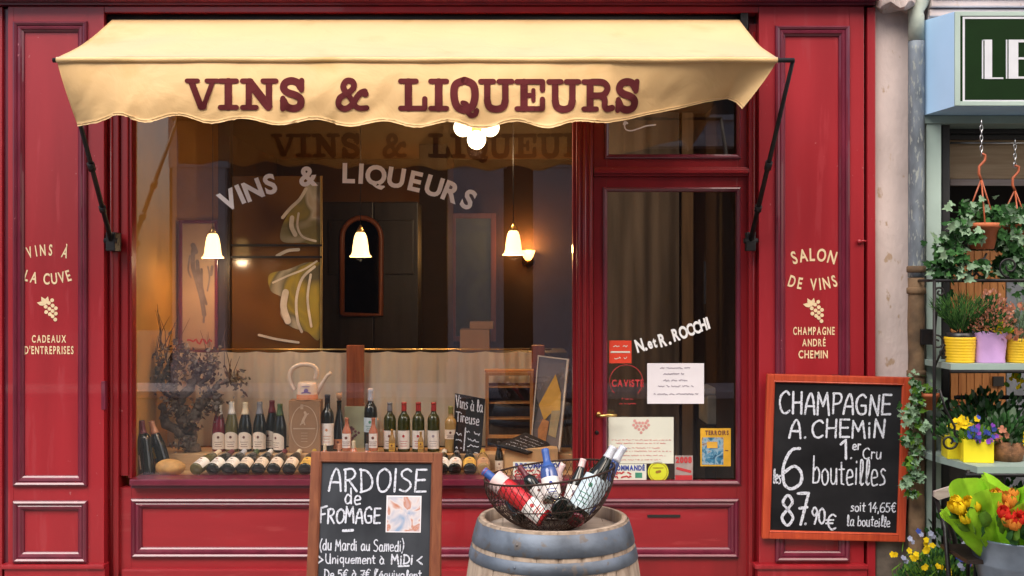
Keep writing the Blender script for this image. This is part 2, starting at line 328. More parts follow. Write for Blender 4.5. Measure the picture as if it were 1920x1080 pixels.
    def build(s, name, mats, parent=None, origin=None, smooth_angle=None):
        if not isinstance(mats, (list, tuple)): mats = [mats]
        if parent is not None: o0 = WP[parent.name]
        elif origin is not None: o0 = Vector(origin)
        else:
            xs = [p[0] for p in s.v]; ys = [p[1] for p in s.v]; zs = [p[2] for p in s.v]
            o0 = Vector(((min(xs)+max(xs))/2, (min(ys)+max(ys))/2, min(zs)))
        me = bpy.data.meshes.new(name); me.from_pydata([tuple(Vector(p)-o0) for p in s.v], [], s.f)
        for m in mats: me.materials.append(M[m] if isinstance(m, str) else m)
        me.polygons.foreach_set('material_index', s.m); me.polygons.foreach_set('use_smooth', s.s); me.update()
        o = bpy.data.objects.new(name, me); C.objects.link(o)
        if parent is not None: o.parent = parent
        else: o.location = o0
        WP[o.name] = o0
        return o
def tag(o, label=None, cat=None, group=None, kind=None):
    if label: o['label'] = label
    if cat: o['category'] = cat
    if group: o['group'] = group
    if kind: o['kind'] = kind
    return o
def empty(name, loc, label, cat, group=None):
    o = bpy.data.objects.new(name, None); C.objects.link(o); o.location = loc; o.empty_display_size = .1
    WP[o.name] = Vector(loc); return tag(o, label, cat, group)
def copy_tree(o, parent=None):
    c = o.copy(); C.objects.link(c); c.parent = parent
    for ch in o.children: copy_tree(ch, c)
    return c
def bx(*a, **k): return MB().box(*a, **k)
def frame2(mb, x0, x1, z0, z1, y0, y1, t, bev=.003, mi=0, tb=None):
    """rectangular frame of four butted bars"""
    tb = tb or t
    mb.box(x0, x0+t, y0, y1, z0, z1, bev, mi); mb.box(x1-t, x1, y0, y1, z0, z1, bev, mi)
    mb.box(x0+t, x1-t, y0+.001, y1, z0, z0+tb, bev, mi); mb.box(x0+t, x1-t, y0+.001, y1, z1-tb, z1, bev, mi); return mb

# ------------------------------------------------------------------ lettering: printed (built-in typeface) and hand-drawn strokes
_gl = {}
def glyph(ch, bold=.03):
    k = (ch, bold)
    if k not in _gl:
        cu = bpy.data.curves.new('g', 'FONT'); cu.body = ch; cu.size = 1; cu.offset = bold; cu.resolution_u = 4
        o = bpy.data.objects.new('g', cu); C.objects.link(o)
        dg = bpy.context.evaluated_depsgraph_get(); dg.update(); me = o.evaluated_get(dg).to_mesh()
        vs = [(v.co.x, v.co.y) for v in me.vertices]; fs = [tuple(p.vertices) for p in me.polygons]
        x0 = min(v[0] for v in vs); x1 = max(v[0] for v in vs)
        _gl[k] = ([(x-x0, y) for x, y in vs], fs, x1-x0)
        bpy.data.objects.remove(o); bpy.data.curves.remove(cu)
    return _gl[k]
CAPH = .727
def put_glyph(mb, ch, fn, cx, cy, h, rot=0, xs=1, bold=.03, shear=0, mi=0):
    """centre (cx,cy) of the cap box, cap height h; fn maps 2D -> 3D"""
    vs, fs, wd = glyph(ch, bold); sc = h/CAPH; n = len(mb.v); c, s = math.cos(rot), math.sin(rot)
    for x, y in vs:
        lx, ly = (x-wd/2)*sc*xs, (y-CAPH/2)*sc; lx += shear*ly
        mb.v.append(fn(cx+lx*c-ly*s, cy+lx*s+ly*c))
    for f in fs: mb.face(tuple(n+i for i in f), mi)
def text_width(t, h, xs, bold, gap): return sum((glyph(c, bold)[2]*h/CAPH*xs if c != ' ' else .28*h)+gap*h for c in t)-gap*h
def text(mb, t, fn, x0, x1, cy, h, bold=.03, gap=.16, arc=0, rot=0, mi=0, shear=0):
    """line of capitals fitted between x0 and x1; arc>0 bows upward in the middle (in units of height)"""
    w1 = text_width(t, h, 1, bold, 0); g = text_width(t, h, 0, bold, gap)
    xs = ((x1-x0)-g)/max(1e-6, text_width(t, h, 1, bold, gap)-g) if w1 else 1
    xs = max(.3, xs); x = x0; mid = (x0+x1)/2; half = (x1-x0)/2
    for c in t:
        wd = .28*h if c == ' ' else glyph(c, bold)[2]*h/CAPH*xs
        if c != ' ':
            cx = x+wd/2; q = (cx-mid)/half; dy = arc*h*(1-q*q); sl = math.atan(-2*arc*h*q/half)
            low = -h*.32 if c in ',.' else 0
            yy = cy+dy+(cx-mid)*math.tan(rot)
            if c in "'": yy += 0
            put_glyph(mb, c, fn, cx, yy, h, sl+rot, xs, bold, shear, mi)
        x += wd+gap*h
def plane_map(o, ux, uz, off=.0015):
    o, ux, uz = Vector(o), Vector(ux).normalized(), Vector(uz).normalized(); n = ux.cross(uz)
    return lambda x, y, k=0: o+ux*x+uz*y+n*(off+k*.00012)
def facade_map(y): return lambda x, z, k=0: Vector((x, y-.0015-k*.00012, z))

def crom(p, n=6):
    if len(p) < 3: return p
    out = []; q = [p[0]]+p+[p[-1]]
    for i in range(1, len(q)-2):
        for j in range(n):
            t = j/n; a, b, c, d = q[i-1], q[i], q[i+1], q[i+2]
            out.append(tuple(.5*((2*b[k])+(-a[k]+c[k])*t+(2*a[k]-5*b[k]+4*c[k]-d[k])*t*t+(-a[k]+3*b[k]-3*c[k]+d[k])*t**3) for k in (0, 1)))
    out.append(p[-1]); return out
def strip(mb, pts, w, fn, layer=0, mi=0, rough=0, rnd=RND):
    P = []
    for i in range(len(pts)-1):
        a, b = pts[i], pts[i+1]; d = math.dist(a, b); k = max(1, int(d/(w*.9)))
        for j in range(k): P.append((a[0]+(b[0]-a[0])*j/k, a[1]+(b[1]-a[1])*j/k))
    P.append(pts[-1]); n = len(mb.v); N = len(P)
    for i, p in enumerate(P):
        a = P[max(0, i-1)]; b = P[min(N-1, i+1)]; tx, ty = b[0]-a[0], b[1]-a[1]; l = math.hypot(tx, ty) or 1; nx, ny = -ty/l, tx/l
        ww = w/2*(1+rough*(rnd.random()-.5)); mb.v += [fn(p[0]+nx*ww, p[1]+ny*ww, layer), fn(p[0]-nx*ww, p[1]-ny*ww, layer)]
    for i in range(N-1): mb.face((n+2*i, n+2*i+1, n+2*i+3, n+2*i+2), mi)
    for p in [P[0], P[-1]]+[pts[i] for i in range(1, len(pts)-1) if len(pts) < 8]:
        n = len(mb.v); K = 10
        for k in range(K): a = 2*PI*k/K; mb.v.append(fn(p[0]+math.cos(a)*w/2, p[1]+math.sin(a)*w/2, layer+.4))
        mb.face(tuple(n+k for k in range(K)), mi)
HG = {  # hand lettering, 10 = cap height; '~' smooths the stroke
'A': ('~.3,0 1.2,6 3,10 4.6,6.5 5.5,0;.9,3.8 5.1,3.8', 6), 'C': ('~5.6,8.6 4,10 1.2,8 .4,4.5 1.5,.8 3.6,0 5.6,1.2', 6), 'D': ('.8,0 .8,10;~.3,9.8 3.5,9 5.6,5.5 4.6,1.6 .4,0', 6.2),
'E': ('5.2,9.6 .8,9.6 .6,0 5.2,.2;.7,5 4.6,5.2', 5.6), 'F': ('.8,0 .6,9.4;~.2,9.2 2.5,9.8 5.4,10.6;.7,5 4,5.6', 5), 'G': ('~5.6,8.6 4,10 1.3,8.2 .4,4.4 1.6,.7 3.6,0 5.5,1 5.5,4.4;3.2,4.4 5.6,4.4', 6.3),
'H': ('.6,0 .6,10;5.2,0 5.2,10;.6,5 5.2,5.3', 6), 'I': ('.8,0 .8,10', 1.8), 'L': ('.8,10 .5,.4 4.6,.2', 4.8), 'M': ('.3,0 1,10 3.4,4 5.8,10 6.6,0', 7.2), 'N': ('.5,0 .6,10 5,0 5.1,10', 5.8),
'O': ('~3.2,10 .8,8 .4,4 1.8,.4 4.2,.4 6,3.6 5.6,8 3.2,10', 6.4), 'P': ('.7,0 .7,10;~.4,9.9 4,9.8 5,7.6 3.8,5.2 .8,4.6', 5.2), 'R': ('.7,0 .7,9.8;~.2,9.6 3.6,10 5,7.8 3.6,5.6 .9,4.8;2.2,5 5.6,0', 6),
'S': ('~5,9 3.2,10 1,8.6 1.4,6.4 4.4,4.4 5,2.2 3,.1 .4,.8', 5.6), 'T': ('0,9.8 5.6,10;2.8,9.8 2.6,0', 5.4), 'U': ('~.5,10 .5,3 2.4,.1 4.6,1.4 5.2,10;5.2,10 5.3,0', 6), 'V': ('.2,10 2.6,0 5.2,10.4', 5.4),
'a': ('~4.4,5.6 2,6 .5,3.4 1.2,.5 3,.4 4.3,3 4.4,5.6;~4.4,5.6 4.3,1.4 5.2,.2', 5.3), 'b': ('.6,10 .6,.3;~.6,4 2.6,6 4.5,4 3.8,.8 .6,.3', 5), 'c': ('~4,5.2 2.4,6 .6,4 .8,1 2.6,.1 4.3,1', 4.6), 'd': ('~4.2,4.6 2.2,6 .5,3 1.4,.3 3.4,.8 4.3,3.4;4.4,10 4.4,.2', 5.2),
'e': ('~.6,3 4.2,3.6 3.4,5.8 1.4,5.6 .5,3 1.4,.4 4.3,.8', 4.7), 'f': ('~3.6,9.4 2.2,9.6 1.6,7 1.6,0;.2,5.6 3.2,5.8', 3.6), 'g': ('~4.2,5.4 2,6 .6,3.6 2,1 4,2.4;~4.3,5.8 4.2,-2 2,-3.6 .6,-2.4', 5), 'i': ('.7,6 .7,.2;.7,8.2 .8,8.6', 1.8),
'l': ('~.6,1 2.4,6 2.4,9.8 1.2,9.6 1,3 1.6,.2 2.8,.8', 2.9), 'm': ('.5,0 .5,6;~.5,4.4 2,6 2.8,4.6 2.8,0;~2.8,4.4 4.4,6 5.2,4.6 5.3,0', 6), 'n': ('.5,0 .5,6;~.5,4.2 2.4,6 3.8,4.6 4,0', 4.7), 'o': ('~2.4,6 .6,4.6 .7,1.4 2.4,0 4.2,1.6 4.1,4.6 2.4,6', 4.8),
'q': ('~4.2,5.4 2,6 .6,3.6 2,.6 4,2;4.3,6 4.3,-3.4', 5), 'r': ('.6,0 .6,6;~.6,4 1.8,5.8 3.2,5.4', 3.4), 's': ('~3.4,5.4 1.8,6 .8,4.6 3,2.6 3,.8 .4,.2', 3.9), 't': ('1.6,9 1.6,.6 3,.3;.2,6.2 3.4,6.4', 3.6), 'u': ('~.5,6 .6,1.4 2,.1 3.6,1.6 4,6;4,6 4.1,.1', 4.8),
'v': ('.2,6 1.8,0 3.8,6', 4.1), 'é': ('~.6,3 4.2,3.6 3.4,5.8 1.4,5.6 .5,3 1.4,.4 4.3,.8;2.2,7.4 3.6,9', 4.7), 'à': ('~4.4,5.6 2,6 .5,3.4 1.2,.5 3,.4 4.3,3 4.4,5.6;~4.4,5.6 4.3,1.4 5.2,.2;1.6,9 3,7.4', 5.3),
'0': ('~2.8,10 .7,7.6 .7,2.4 2.8,0 4.8,2.4 4.8,7.6 2.8,10', 5.5), '1': ('0,7.6 2.2,10 2,0', 3), '2': ('~.4,8 2.4,10 4.4,8 3,4 .4,.4 4.8,.4', 5.2), '4': ('3,10 .3,3.6 5,3.8;3.6,6 3.4,-.6', 5.4), '5': ('4.6,9.8 1.2,9.6 .8,5.6;~.8,5.6 3.4,6 4.6,3 2.8,.2 .3,.8', 5.2),
'6': ('~5,10 2.6,9.4 .6,5.6 .8,1.4 2.8,0 5.4,1.4 5.6,4 3.6,5.6 .8,4', 6), '7': ('.2,9.6 4.8,9.8 2,0;1.2,5 4.4,5.4', 5), '8': ('~2.8,5.4 .7,7.6 2.8,10 4.8,7.8 2.8,5.4 .4,2.6 2.8,0 5.2,2.6 2.8,5.4', 5.7), '9': ('~4.6,7 2.6,5 .6,7.4 2.4,10 4.5,8 4.4,4 3,0', 5.2),
'€': ('~5.2,9 3.4,10 1.4,7.4 1.3,3 3,0 5.2,1;0,6.2 4,6.4;0,4 3.6,4.2', 5.6), '.': ('.6,0 .8,.3', 1.6), ',': ('.9,.6 .3,-1.6', 1.6), "'": ('.8,10 .3,7.6', 1.6), '-': ('0,4.2 5,4.4', 5.4), '(': ('~2.2,11 .6,7 .5,3 2.2,-1.6', 2.6), ')': ('~.3,11.5 2,7 1.8,2 .2,-2', 2.8),
'>': ('.2,8 5.6,3.6 .2,0', 6), '<': ('5.6,8 .4,4 5.6,.2', 6)}
def hand(mb, t, fn, x, y, size, wd, width=None, mi=0, rise=0, seed=3, rough=.35):
    r = random.Random(seed); k = 0; x0 = x; sx = 1
    if width: sx = width/(sum((HG[c][1]+.9) if c != ' ' else 3.6 for c in t)*size/10)
    for c in t:
        if c == ' ': x += 3.6*size/10*sx; continue
        st, adv = HG[c]; jy = (r.random()-.5)*size*.08; jr = 1+(r.random()-.5)*.13; js = (r.random()-.5)*.12
        for part in st.split(';'):
            sm = part[0] == '~'; pts = [tuple(float(q) for q in p.split(',')) for p in part.lstrip('~').split()]
            if sm: pts = crom(pts)
            pts = [(x+(px+js*py)*size/10*sx, y+jy+py*size/10*jr+(x-x0)*rise) for px, py in pts]
            strip(mb, pts, wd*.74, fn, k, mi, rough, r); k += 1
        x += (adv+.9)*size/10*sx
def scribble(mb, fn, x0, x1, y, h, wd, seed=1, mi=0, solid=False):
    r = random.Random(seed); pts = []; x = x0
    while x < x1:
        if r.random() < .12 and len(pts) > 2: strip(mb, pts, wd, fn, 0, mi); pts = []; x += h*.8; continue
        pts.append((x, y+h*.7*(r.random()-.5))); x += h*(.2+.2*r.random())
    if len(pts) > 1: strip(mb, pts, wd, fn, 0, mi)
# ------------------------------------------------------------------ leaves
LEAF = {'ivy': [(0, 0), (.28, -.12), (.5, .12), (.3, .32), (.34, .6), (.13, .6), (0, 1), (-.13, .6), (-.34, .6), (-.3, .32), (-.5, .12), (-.28, -.12)],
        'oval': [(0, 0), (.2, .2), (.26, .5), (.15, .82), (0, 1), (-.15, .82), (-.26, .5), (-.2, .2)], 'needle': [(0, 0), (.055, .3), (0, 1), (-.055, .3)],
        'petal': [(0, 0), (.32, .3), (.42, .65), (.22, .95), (-.22, .95), (-.42, .65), (-.32, .3)]}
def leaf(mb, p, d, nrm, size, kind='ivy', mi=0, fold=.18):
    d = d.normalized(); s = d.cross(nrm); s = s.normalized() if s.length > 1e-4 else d.orthogonal().normalized(); n = s.cross(d)
    o = LEAF[kind]; k = len(mb.v); c = p+d*size*.42-n*size*fold*.5
    mb.v.append(c)
    for x, y in o: mb.v.append(p+s*x*size+d*y*size+n*size*fold*(abs(x)-.4*y*y))
    for i in range(len(o)): mb.face((k, k+1+i, k+1+(i+1) % len(o)), mi, True)
def rv(r=RND, zs=1): return Vector((r.gauss(0, 1), r.gauss(0, 1), r.gauss(0, 1)*zs)).normalized()
# ================================================================== SETTING: ground
g = MB(); g.quad(Vector((-40, -40, -.02)), Vector((40, -40, -.02)), Vector((40, 40, -.02)), Vector((-40, 40, -.02)))
M['asphalt'] = mat('asphalt', (.055, .053, .052), .9, var=.3, scale=30, bump=.4, bscale=120)
M['paving'] = mat('pavement_stone', (.25, .23, .21), .85, var=.25, scale=6, bump=.3, bscale=60)
tag(g.build('road', 'asphalt', origin=(0, 0, 0)), kind='structure')
g = MB()
for i in range(-12, 13):
    for j in range(7): g.box(i*.6+.003, i*.6+.597, -3.2+j*.45+.003, -3.2+j*.45+.447, -.1, -.002, .004)
g.box(-7.4, 7.6, -3.35, -3.21, -.1, 0, .01)
tag(g.build('pavement', 'paving', origin=(0, -2, 0)), kind='structure')

# ================================================================== THE WINE SHOP
shop = empty('wine_shop', (0, .2, 0), 'red painted old shop front with panelled pilasters, one big window and a glazed door', 'building')
def part(mb, name, m, parent=shop): return mb.build(name, m, parent)
MP = [(0, 0), (.004, .016), (.014, .022), (.024, .016), (.028, .010), (.034, .014), (.046, .012), (.052, .004), (.060, -.002), (.064, -.012)]   # panel moulding section
MPs = [(0, 0), (.003, .012), (.010, .015), (.016, .010), (.022, .006), (.028, -.004)]
def panel(mb_trim, mb_field, x0, x1, z0, z1, y):
    mb_trim.moulding(x0, x1, z0, z1, y, MP)
    a = .0635
    n = MB; mb_field.box(x0+a, x1-a, y+.0112, y+.03, z0+a, z1-a)
def pilaster(pxl, pxr, ul, ur, utop, ubot, lbot, letters):
    x0, x1 = X(pxl), X(pxr); zt = Z(12); zb = Z(1058)
    xa, xb = X(ul), X(ur); u0, u1 = Z(ubot), Z(utop); l0, l1 = Z(lbot), Z(938)
    p = MB()
    # stiles and rails around the sunk panels
    e = .001
    p.box(x0, xa+e, 0, .3, zb, zt, .003); p.box(xb-e, x1, 0, .3, zb, zt, .003)
    for a, b in ((zb, l0+e), (l1-e, u0+e), (u1-e, zt)): p.box(xa+.0012, xb-.0012, .0015, .3, a, b, 0)
    p.box(x0-.012, x1+.012, -.02, .29, -.02, zb-.02, .004); p.box(x0-.03, x1-.0+.012, -.034, .29, zb-.022, zb+.004, .008)
    pil = part(p, 'pilaster', 'red')
    t = MB(); f = MB(); panel(t, f, xa, xb, u0, u1, 0); panel(t, f, xa, xb, l0, l1, 0)
    t1 = MB(); f1 = MB(); panel(t1, f1, xa, xb, u0, u1, 0); part(t1, 'panel_moulding', 'red_trim', pil); part(f1, 'panel', 'red', pil)
    t1 = MB(); f1 = MB(); panel(t1, f1, xa, xb, l0, l1, 0); part(t1, 'panel_moulding', 'red_trim', pil); part(f1, 'panel', 'red', pil)
    yf = .0112; fm = facade_map(yf)
    for (s, a, b, cy, h, arc, gap) in letters:
        lt = MB(); text(lt, s, fm, X(a, yf), X(b, yf), Z(cy, yf), h/F*(DC+yf), .022, gap, arc); part(lt, 'lettering', 'cream_paint', pil)
    return pil, MB(), fm
def grapes(lt, fm, px, py, sc):
    def q(x, y): return X(px+x*sc, .0112), Z(py+y*sc, .0112)
    k = 1
    for (a, b, L, wd) in ((-10, -18, 17, 6), (2, -19, 16, 6), (-20, -8, 17, 6)):
        x0, y0 = q(-2, -4); ang = math.atan2(-(b+4), a+2); ll = L/320*sc; n = len(lt.v)
        for u, v in ((0, 0), (.3, .22), (.6, .25), (.8, .12), (1, 0), (.8, -.12), (.6, -.25), (.3, -.22)):
            lx, ly = u*ll, v*ll*.9; lt.v.append(fm(x0+lx*math.cos(ang)-ly*math.sin(ang), y0+lx*math.sin(ang)+ly*math.cos(ang), k))
        lt.face(tuple(range(n, n+8))); k += 1
    for (a, b) in ((8, -10), (2, -5), (-4, 2), (9, 0), (3, 6), (15, 5), (-3, 12), (9, 10), (4, 16), (15, 15), (9, 20), (14, 26)):
        x0, y0 = q(a+2, b-2); n = len(lt.v); r = 3.6/320*sc
        for i in range(14): lt.v.append(fm(x0+r*math.cos(i*PI/7), y0+r*math.sin(i*PI/7), k))
        lt.face(tuple(range(n, n+14))); k += 1
pl, lt, fm = pilaster(15, 195, 25, 165, 40, 912, 1055, [('VINS À', 50, 128, 474, 21, .28, .30), ('LA CUVE', 47, 132, 515, 21, -.35, .12), ('CADEAUX', 60, 124, 635, 14, 0, .16), ("D'ENTREPRISES", 46, 138, 656, 15, 0, .14)])
grapes(lt, fm, 88, 575, 1.0); part(lt, 'grape_emblem', 'cream_paint', pl)
pr, lt, fm = pilaster(1423, 1620, 1453, 1593, 48, 912, 1053, [('SALON', 1484, 1568, 484, 24, .30, .16), ('DE VINS', 1479, 1568, 525, 22, -.35, .20), ('CHAMPAGNE', 1487, 1565, 620, 15, 0, .14), ('ANDRÉ', 1504, 1548, 642, 14, 0, .14), ('CHEMIN', 1497, 1552, 664, 15, 0, .14)])
grapes(lt, fm, 1524, 578, 1.0); part(lt, 'grape_emblem', 'cream_paint', pr)
# strips outside the pilasters
b = MB(); b.box(X(1626), X(1641), -.005, .28, -.02, Z(14), .004); s_ = part(b, 'trim_board', 'red')
b = MB(); b.tube([W(1608, 452, -.01), W(1624, 452, -.012)], .006, 8); b.sphere(W(1611, 453, -.012), .014, 10, 8); part(b, 'shutter_bolt', 'red', pr)
b = MB(); b.box(X(-60), X(3), .006, .28, -.02, Z(12), .004); part(b, 'trim_board', 'red')
b = MB(); b.box(X(1620)+.001, X(1626)-.001, .12, .26, -.02, Z(14)); part(b, 'gap_backing', 'blackvoid')
b = MB(); b.box(X(3)+.001, X(15)-.001, .03, .26, -.02, Z(14)); part(b, 'gap_backing', 'red_trim')
# cornice
b = MB(); zc = Z(12)
b.prism([(X(-80), zc+.004), (X(1638), zc+.004), (X(1638), zc+.5), (X(-80), zc+.5)], -.03, .3)
b.box(X(-80), X(1638), -.075, -.028, zc+.018, zc+.05, .006); b.box(X(-80), X(1638), -.10, -.029, zc+.052, zc+.1, .01); b.box(X(-80), X(1640), -.14, -.03, zc+.102, zc+.2, .01)
part(b, 'cornice', 'red_trim')
b = MB(); b.box(X(196), X(1422), -.005, .24, Z(24), Z(12)-.001, .004); part(b, 'fascia_board', 'red_dark')
b = MB(); b.box(X(196), X(1422), .11, .24, 3.0, Z(24)-.001); part(b, 'awning_recess', 'red_dark')
# reveals left of the window, jamb right of the door
b = MB()
b.box(X(195)+.001, X(222, .06), .06, .29, -.02, 3.35, .004); b.box(X(222, .06)+.001, X(240, .085), .085, .29, Z(897), 3.35, .006)
b.tube([(X(208, .055), .06, 0), (X(208, .055), .06, 3.3)], .012, 10); part(b, 'window_jamb', 'red_dark')
b = MB(); b.box(X(1403, .07), X(1423)-.001, .055, .29, -.02, 3.35, .004); b.tube([(X(1414, .05), .055, 0), (X(1414, .05), .055, 3.3)], .010, 10); part(b, 'door_jamb', 'red_dark')
for zz in (748, 830):
    pass
b = MB(); b.box(X(190), X(198), -.004, .03, Z(768), Z(715), .003); part(b, 'hinge', 'red_trim', pl)
# mullion post between window and door
b = MB(); b.box(X(1081, .05), X(1112, .05), .05, .29, -.02, 3.35, .005)
for px in (1086, 1096, 1107): b.tube([(X(px, .045), .05, Z(906)), (X(px, .045), .05, 3.3)], .008 if px != 1096 else .013, 10)
part(b, 'window_post', 'red_dark')
# display window
win = MB(); yw = .125
xl, xr, zs, zt = X(240, .1), X(1081, .1)-.001, Z(897, .1), 3.05
win.box(xl, X(247, .1), .10, .18, zs, zt, .004); win.box(X(1074, .1), xr, .10, .18, zs, zt, .004); win.box(X(247, .1), X(1074, .1), .10, .18, zt-.08, zt, .004)
win = part(win, 'display_window', 'red_dark')
b = MB(); b.box(X(247, .1)-.002, X(1074, .1)+.002, yw+.02, yw+.026, zs+.001, zt-.07); part(b, 'window_pane', 'glass', win)
b = MB(); b.box(X(240), X(1112, .05)+.01, .02, .19, Z(911, .02), Z(899, .02), .008); b.box(X(240), X(1112)+.008, .045, .19, Z(916, .045), Z(911, .02)-.0005, .003); part(b, 'window_sill', 'red_trim', win)
gl = MB(); yg = yw+.018
gm = lambda x, z, k=0: Vector((x, yg-k*.00012, z))
for ch, px, py, ro in (('V', 428, 374, 27), ('I', 450, 363, 24), ('N', 474, 355, 21), ('S', 506, 344, 14), ('&', 578, 329, 3), ('L', 654, 323.5, -1), ('I', 677, 324.5, -3), ('Q', 705, 327.5, -6), ('U', 743, 332, -9), ('E', 779, 339, -13), ('U', 814, 348, -17), ('R', 847, 359, -22), ('S', 879, 373, -27)):
    put_glyph(gl, ch, gm, X(px, yg), Z(py, yg), 36.5/F*(DC+yg), math.radians(ro), .98, .036)
    if ch == 'S' or ch == '&': part(gl, 'window_lettering', 'white_vinyl', win); gl = MB()
# bulkhead under the window
b = MB(); xa, xb, za, zb = X(246, .09), X(1078, .09), Z(1046, .09), Z(934, .09); e = .001
x0, x1, zlo, zhi = X(195)+.002, X(1112)-.001, -.02, Z(914, .09)
b.box(x0, xa+e, .09, .28, zlo, zhi); b.box(xb-e, x1, .09, .28, zlo, zhi); b.box(xa+.0012, xb-.0012, .0915, .28, zlo, za+e); b.box(xa+.0012, xb-.0012, .0915, .28, zb-e, zhi)
bulk = part(b, 'bulkhead', 'bulk')
t = MB(); f = MB(); panel(t, f, xa, xb, za, zb, .09); part(t, 'panel_moulding', 'red_trim', bulk); part(f, 'panel', 'bulk', bulk)
b = MB(); b.box(X(222), x1-.01, .05, .0895, -.02, Z(1068, .05), .01); part(b, 'skirting_board', 'bulk', bulk)
# door
yd = .10
b = MB(); dl, dr = X(1112, yd)+.002, X(1403, yd)-.004
gl0, gl1, gz0, gz1 = X(1137, yd), X(1382, yd), Z(902, yd), Z(358, yd); ztop = Z(331, yd)
b.box(dl, gl0, yd, yd+.05, 0, ztop, .003); b.box(gl1, dr, yd, yd+.05, 0, ztop, .003); b.box(gl0, gl1, yd+.001, yd+.05, gz1, ztop, .002)
xa, xb, za, zb = X(1114, yd)+.012, X(1385, yd), Z(1046, yd), Z(934, yd)
b.box(gl0, gl1, yd+.001, yd+.05, zb-.001, gz0, .002); b.box(gl0, gl1, yd+.0012, yd+.05, 0, za+.001, .002)
door = part(b, 'door', 'red_dark')
t = MB(); f = MB(); t.moulding(xa, xb, za, zb, yd-.0005, MP); f.box(xa+.06, xb-.06, yd+.008, yd+.04, za+.06, zb-.06); part(t, 'panel_moulding', 'red_trim', door); part(f, 'panel', 'bulk', door)
t = MB(); t.moulding(gl0-.022, gl1+.022, gz0-.022, gz1+.022, yd-.0005, MPs); part(t, 'glazing_bead', 'red_trim', door)
b = MB(); b.box(gl0-.003, gl1+.003, yd+.03, yd+.036, gz0-.003, gz1+.003); dpane = part(b, 'door_pane', 'door_glass', door)
b = MB(); b.box(X(1214, .1), X(1276, .1), yd+.002, yd+.012, Z(970.5, .1), Z(965.5, .1), .001); part(b, 'letter_slot', 'blackvoid', door)
b = MB(); p0 = W(1122, 777, yd)
b.lathe([(.016, 0), (.016, .006), (.009, .012)], Matrix.Translation(p0)@Matrix.Rotation(PI/2, 4, 'X'), 14); b.tube([p0, p0+Vector((0, -.05, 0)), p0+Vector((.012, -.062, -.002)), p0+Vector((.05, -.064, .002)), p0+Vector((.105, -.06, .001))], [.008, .008, .009, .010, .008], 10)
part(b, 'handle', 'brass', door)
b = MB(); p0 = W(1119, 811, yd); b.lathe([(.012, 0), (.012, .004), (.004, .005)], Matrix.Translation(p0)@Matrix.Rotation(PI/2, 4, 'X'), 14); part(b, 'keyhole', 'iron', door)
ygd = yd+.029; dm = lambda x, z, k=0: Vector((x, ygd-k*.00012, z))
dlm = MB()
for ch, px, py, h in (('N', 1199, 647, 26), ('.', 1209, 645, 25), ('e', 1218, 643, 22), ('t', 1227, 641, 22), ('R', 1242, 637, 26), ('.', 1254, 634, 25), ('R', 1267, 627, 25), ('O', 1281, 622.5, 25), ('C', 1294, 617.5, 24), ('C', 1306, 613.5, 24), ('H', 1318, 608.5, 24), ('I', 1327, 605, 24)):
    put_glyph(dlm, ch, dm, X(px, ygd), Z(py - (h*.0), ygd), h*.92/F*(DC+ygd), math.radians(16), .64 if ch not in '.I' else .8, .04)
part(dlm, 'door_lettering', 'white_vinyl2', door)
# transom bar and transom light
b = MB(); b.box(dl, dr, .075, .20, Z(331, .08)+.002, Z(313, .08), .006); b.box(dl, dr, .055, .075-.0005, Z(325, .06), Z(316, .06), .008); part(b, 'transom_bar', 'red_dark')
b = MB(); tz0, tz1 = Z(313, .08)+.001, 3.05; tg0, tg1, tgz = X(1138, yd), X(1384, yd), Z(293, yd)
b.box(dl, tg0, yd, yd+.05, tz0, tz1, .003); b.box(tg1, dr, yd, yd+.05, tz0, tz1, .003); b.box(tg0, tg1, yd+.001, yd+.05, tz0, tgz, .003); b.box(tg0, tg1, yd+.001, yd+.05, tz1-.06, tz1, .003)
tr = part(b, 'transom_window', 'red_dark')
t = MB(); t.moulding(tg0-.016, tg1+.016, tgz-.016, tz1-.05, yd-.0005, MPs); part(t, 'glazing_bead', 'red_trim', tr)
b = MB(); b.box(tg0-.003, tg1+.003, yd+.03, yd+.036, tgz-.003, tz1-.055); part(b, 'transom_pane', 'door_glass', tr)
b = MB(); strip(b, crom([(X(px, ygd), Z(py, ygd)) for px, py in ((1175, 230), (1171, 236), (1174, 243), (1184, 245), (1198, 241), (1212, 236), (1229, 234))]), .008, dm); strip(b, crom([(X(px, ygd), Z(py, ygd)) for px, py in ((1176, 231), (1172, 229), (1170, 233))]), .013, dm, 3)
part(b, 'painted_scroll', 'white_vinyl', tr)
# the room inside
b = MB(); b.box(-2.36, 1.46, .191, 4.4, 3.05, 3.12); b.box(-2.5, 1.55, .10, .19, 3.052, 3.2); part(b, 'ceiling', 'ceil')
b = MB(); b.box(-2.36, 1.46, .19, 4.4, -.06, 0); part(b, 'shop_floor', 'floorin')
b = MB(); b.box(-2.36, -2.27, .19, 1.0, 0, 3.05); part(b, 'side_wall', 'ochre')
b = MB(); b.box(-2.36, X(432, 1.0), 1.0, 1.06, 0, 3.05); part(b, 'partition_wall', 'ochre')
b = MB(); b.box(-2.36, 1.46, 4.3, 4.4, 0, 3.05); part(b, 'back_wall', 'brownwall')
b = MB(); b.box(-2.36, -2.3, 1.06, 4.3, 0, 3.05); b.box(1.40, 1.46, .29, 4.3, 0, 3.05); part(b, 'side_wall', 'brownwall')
b = MB(); xa = X(1088, .5)
b.box(X(1078, .3)+.01, X(1112, .3)-.01, .29, .74, 0, 3.05); part(b, 'interior_pier', 'plank')
M['grey_hanging'] = mat('grey_brown_hanging', (.15, .12, .105), .9, var=.4, scale=2.6, stretch=(3, 1, .3), bump=.3, bscale=6)
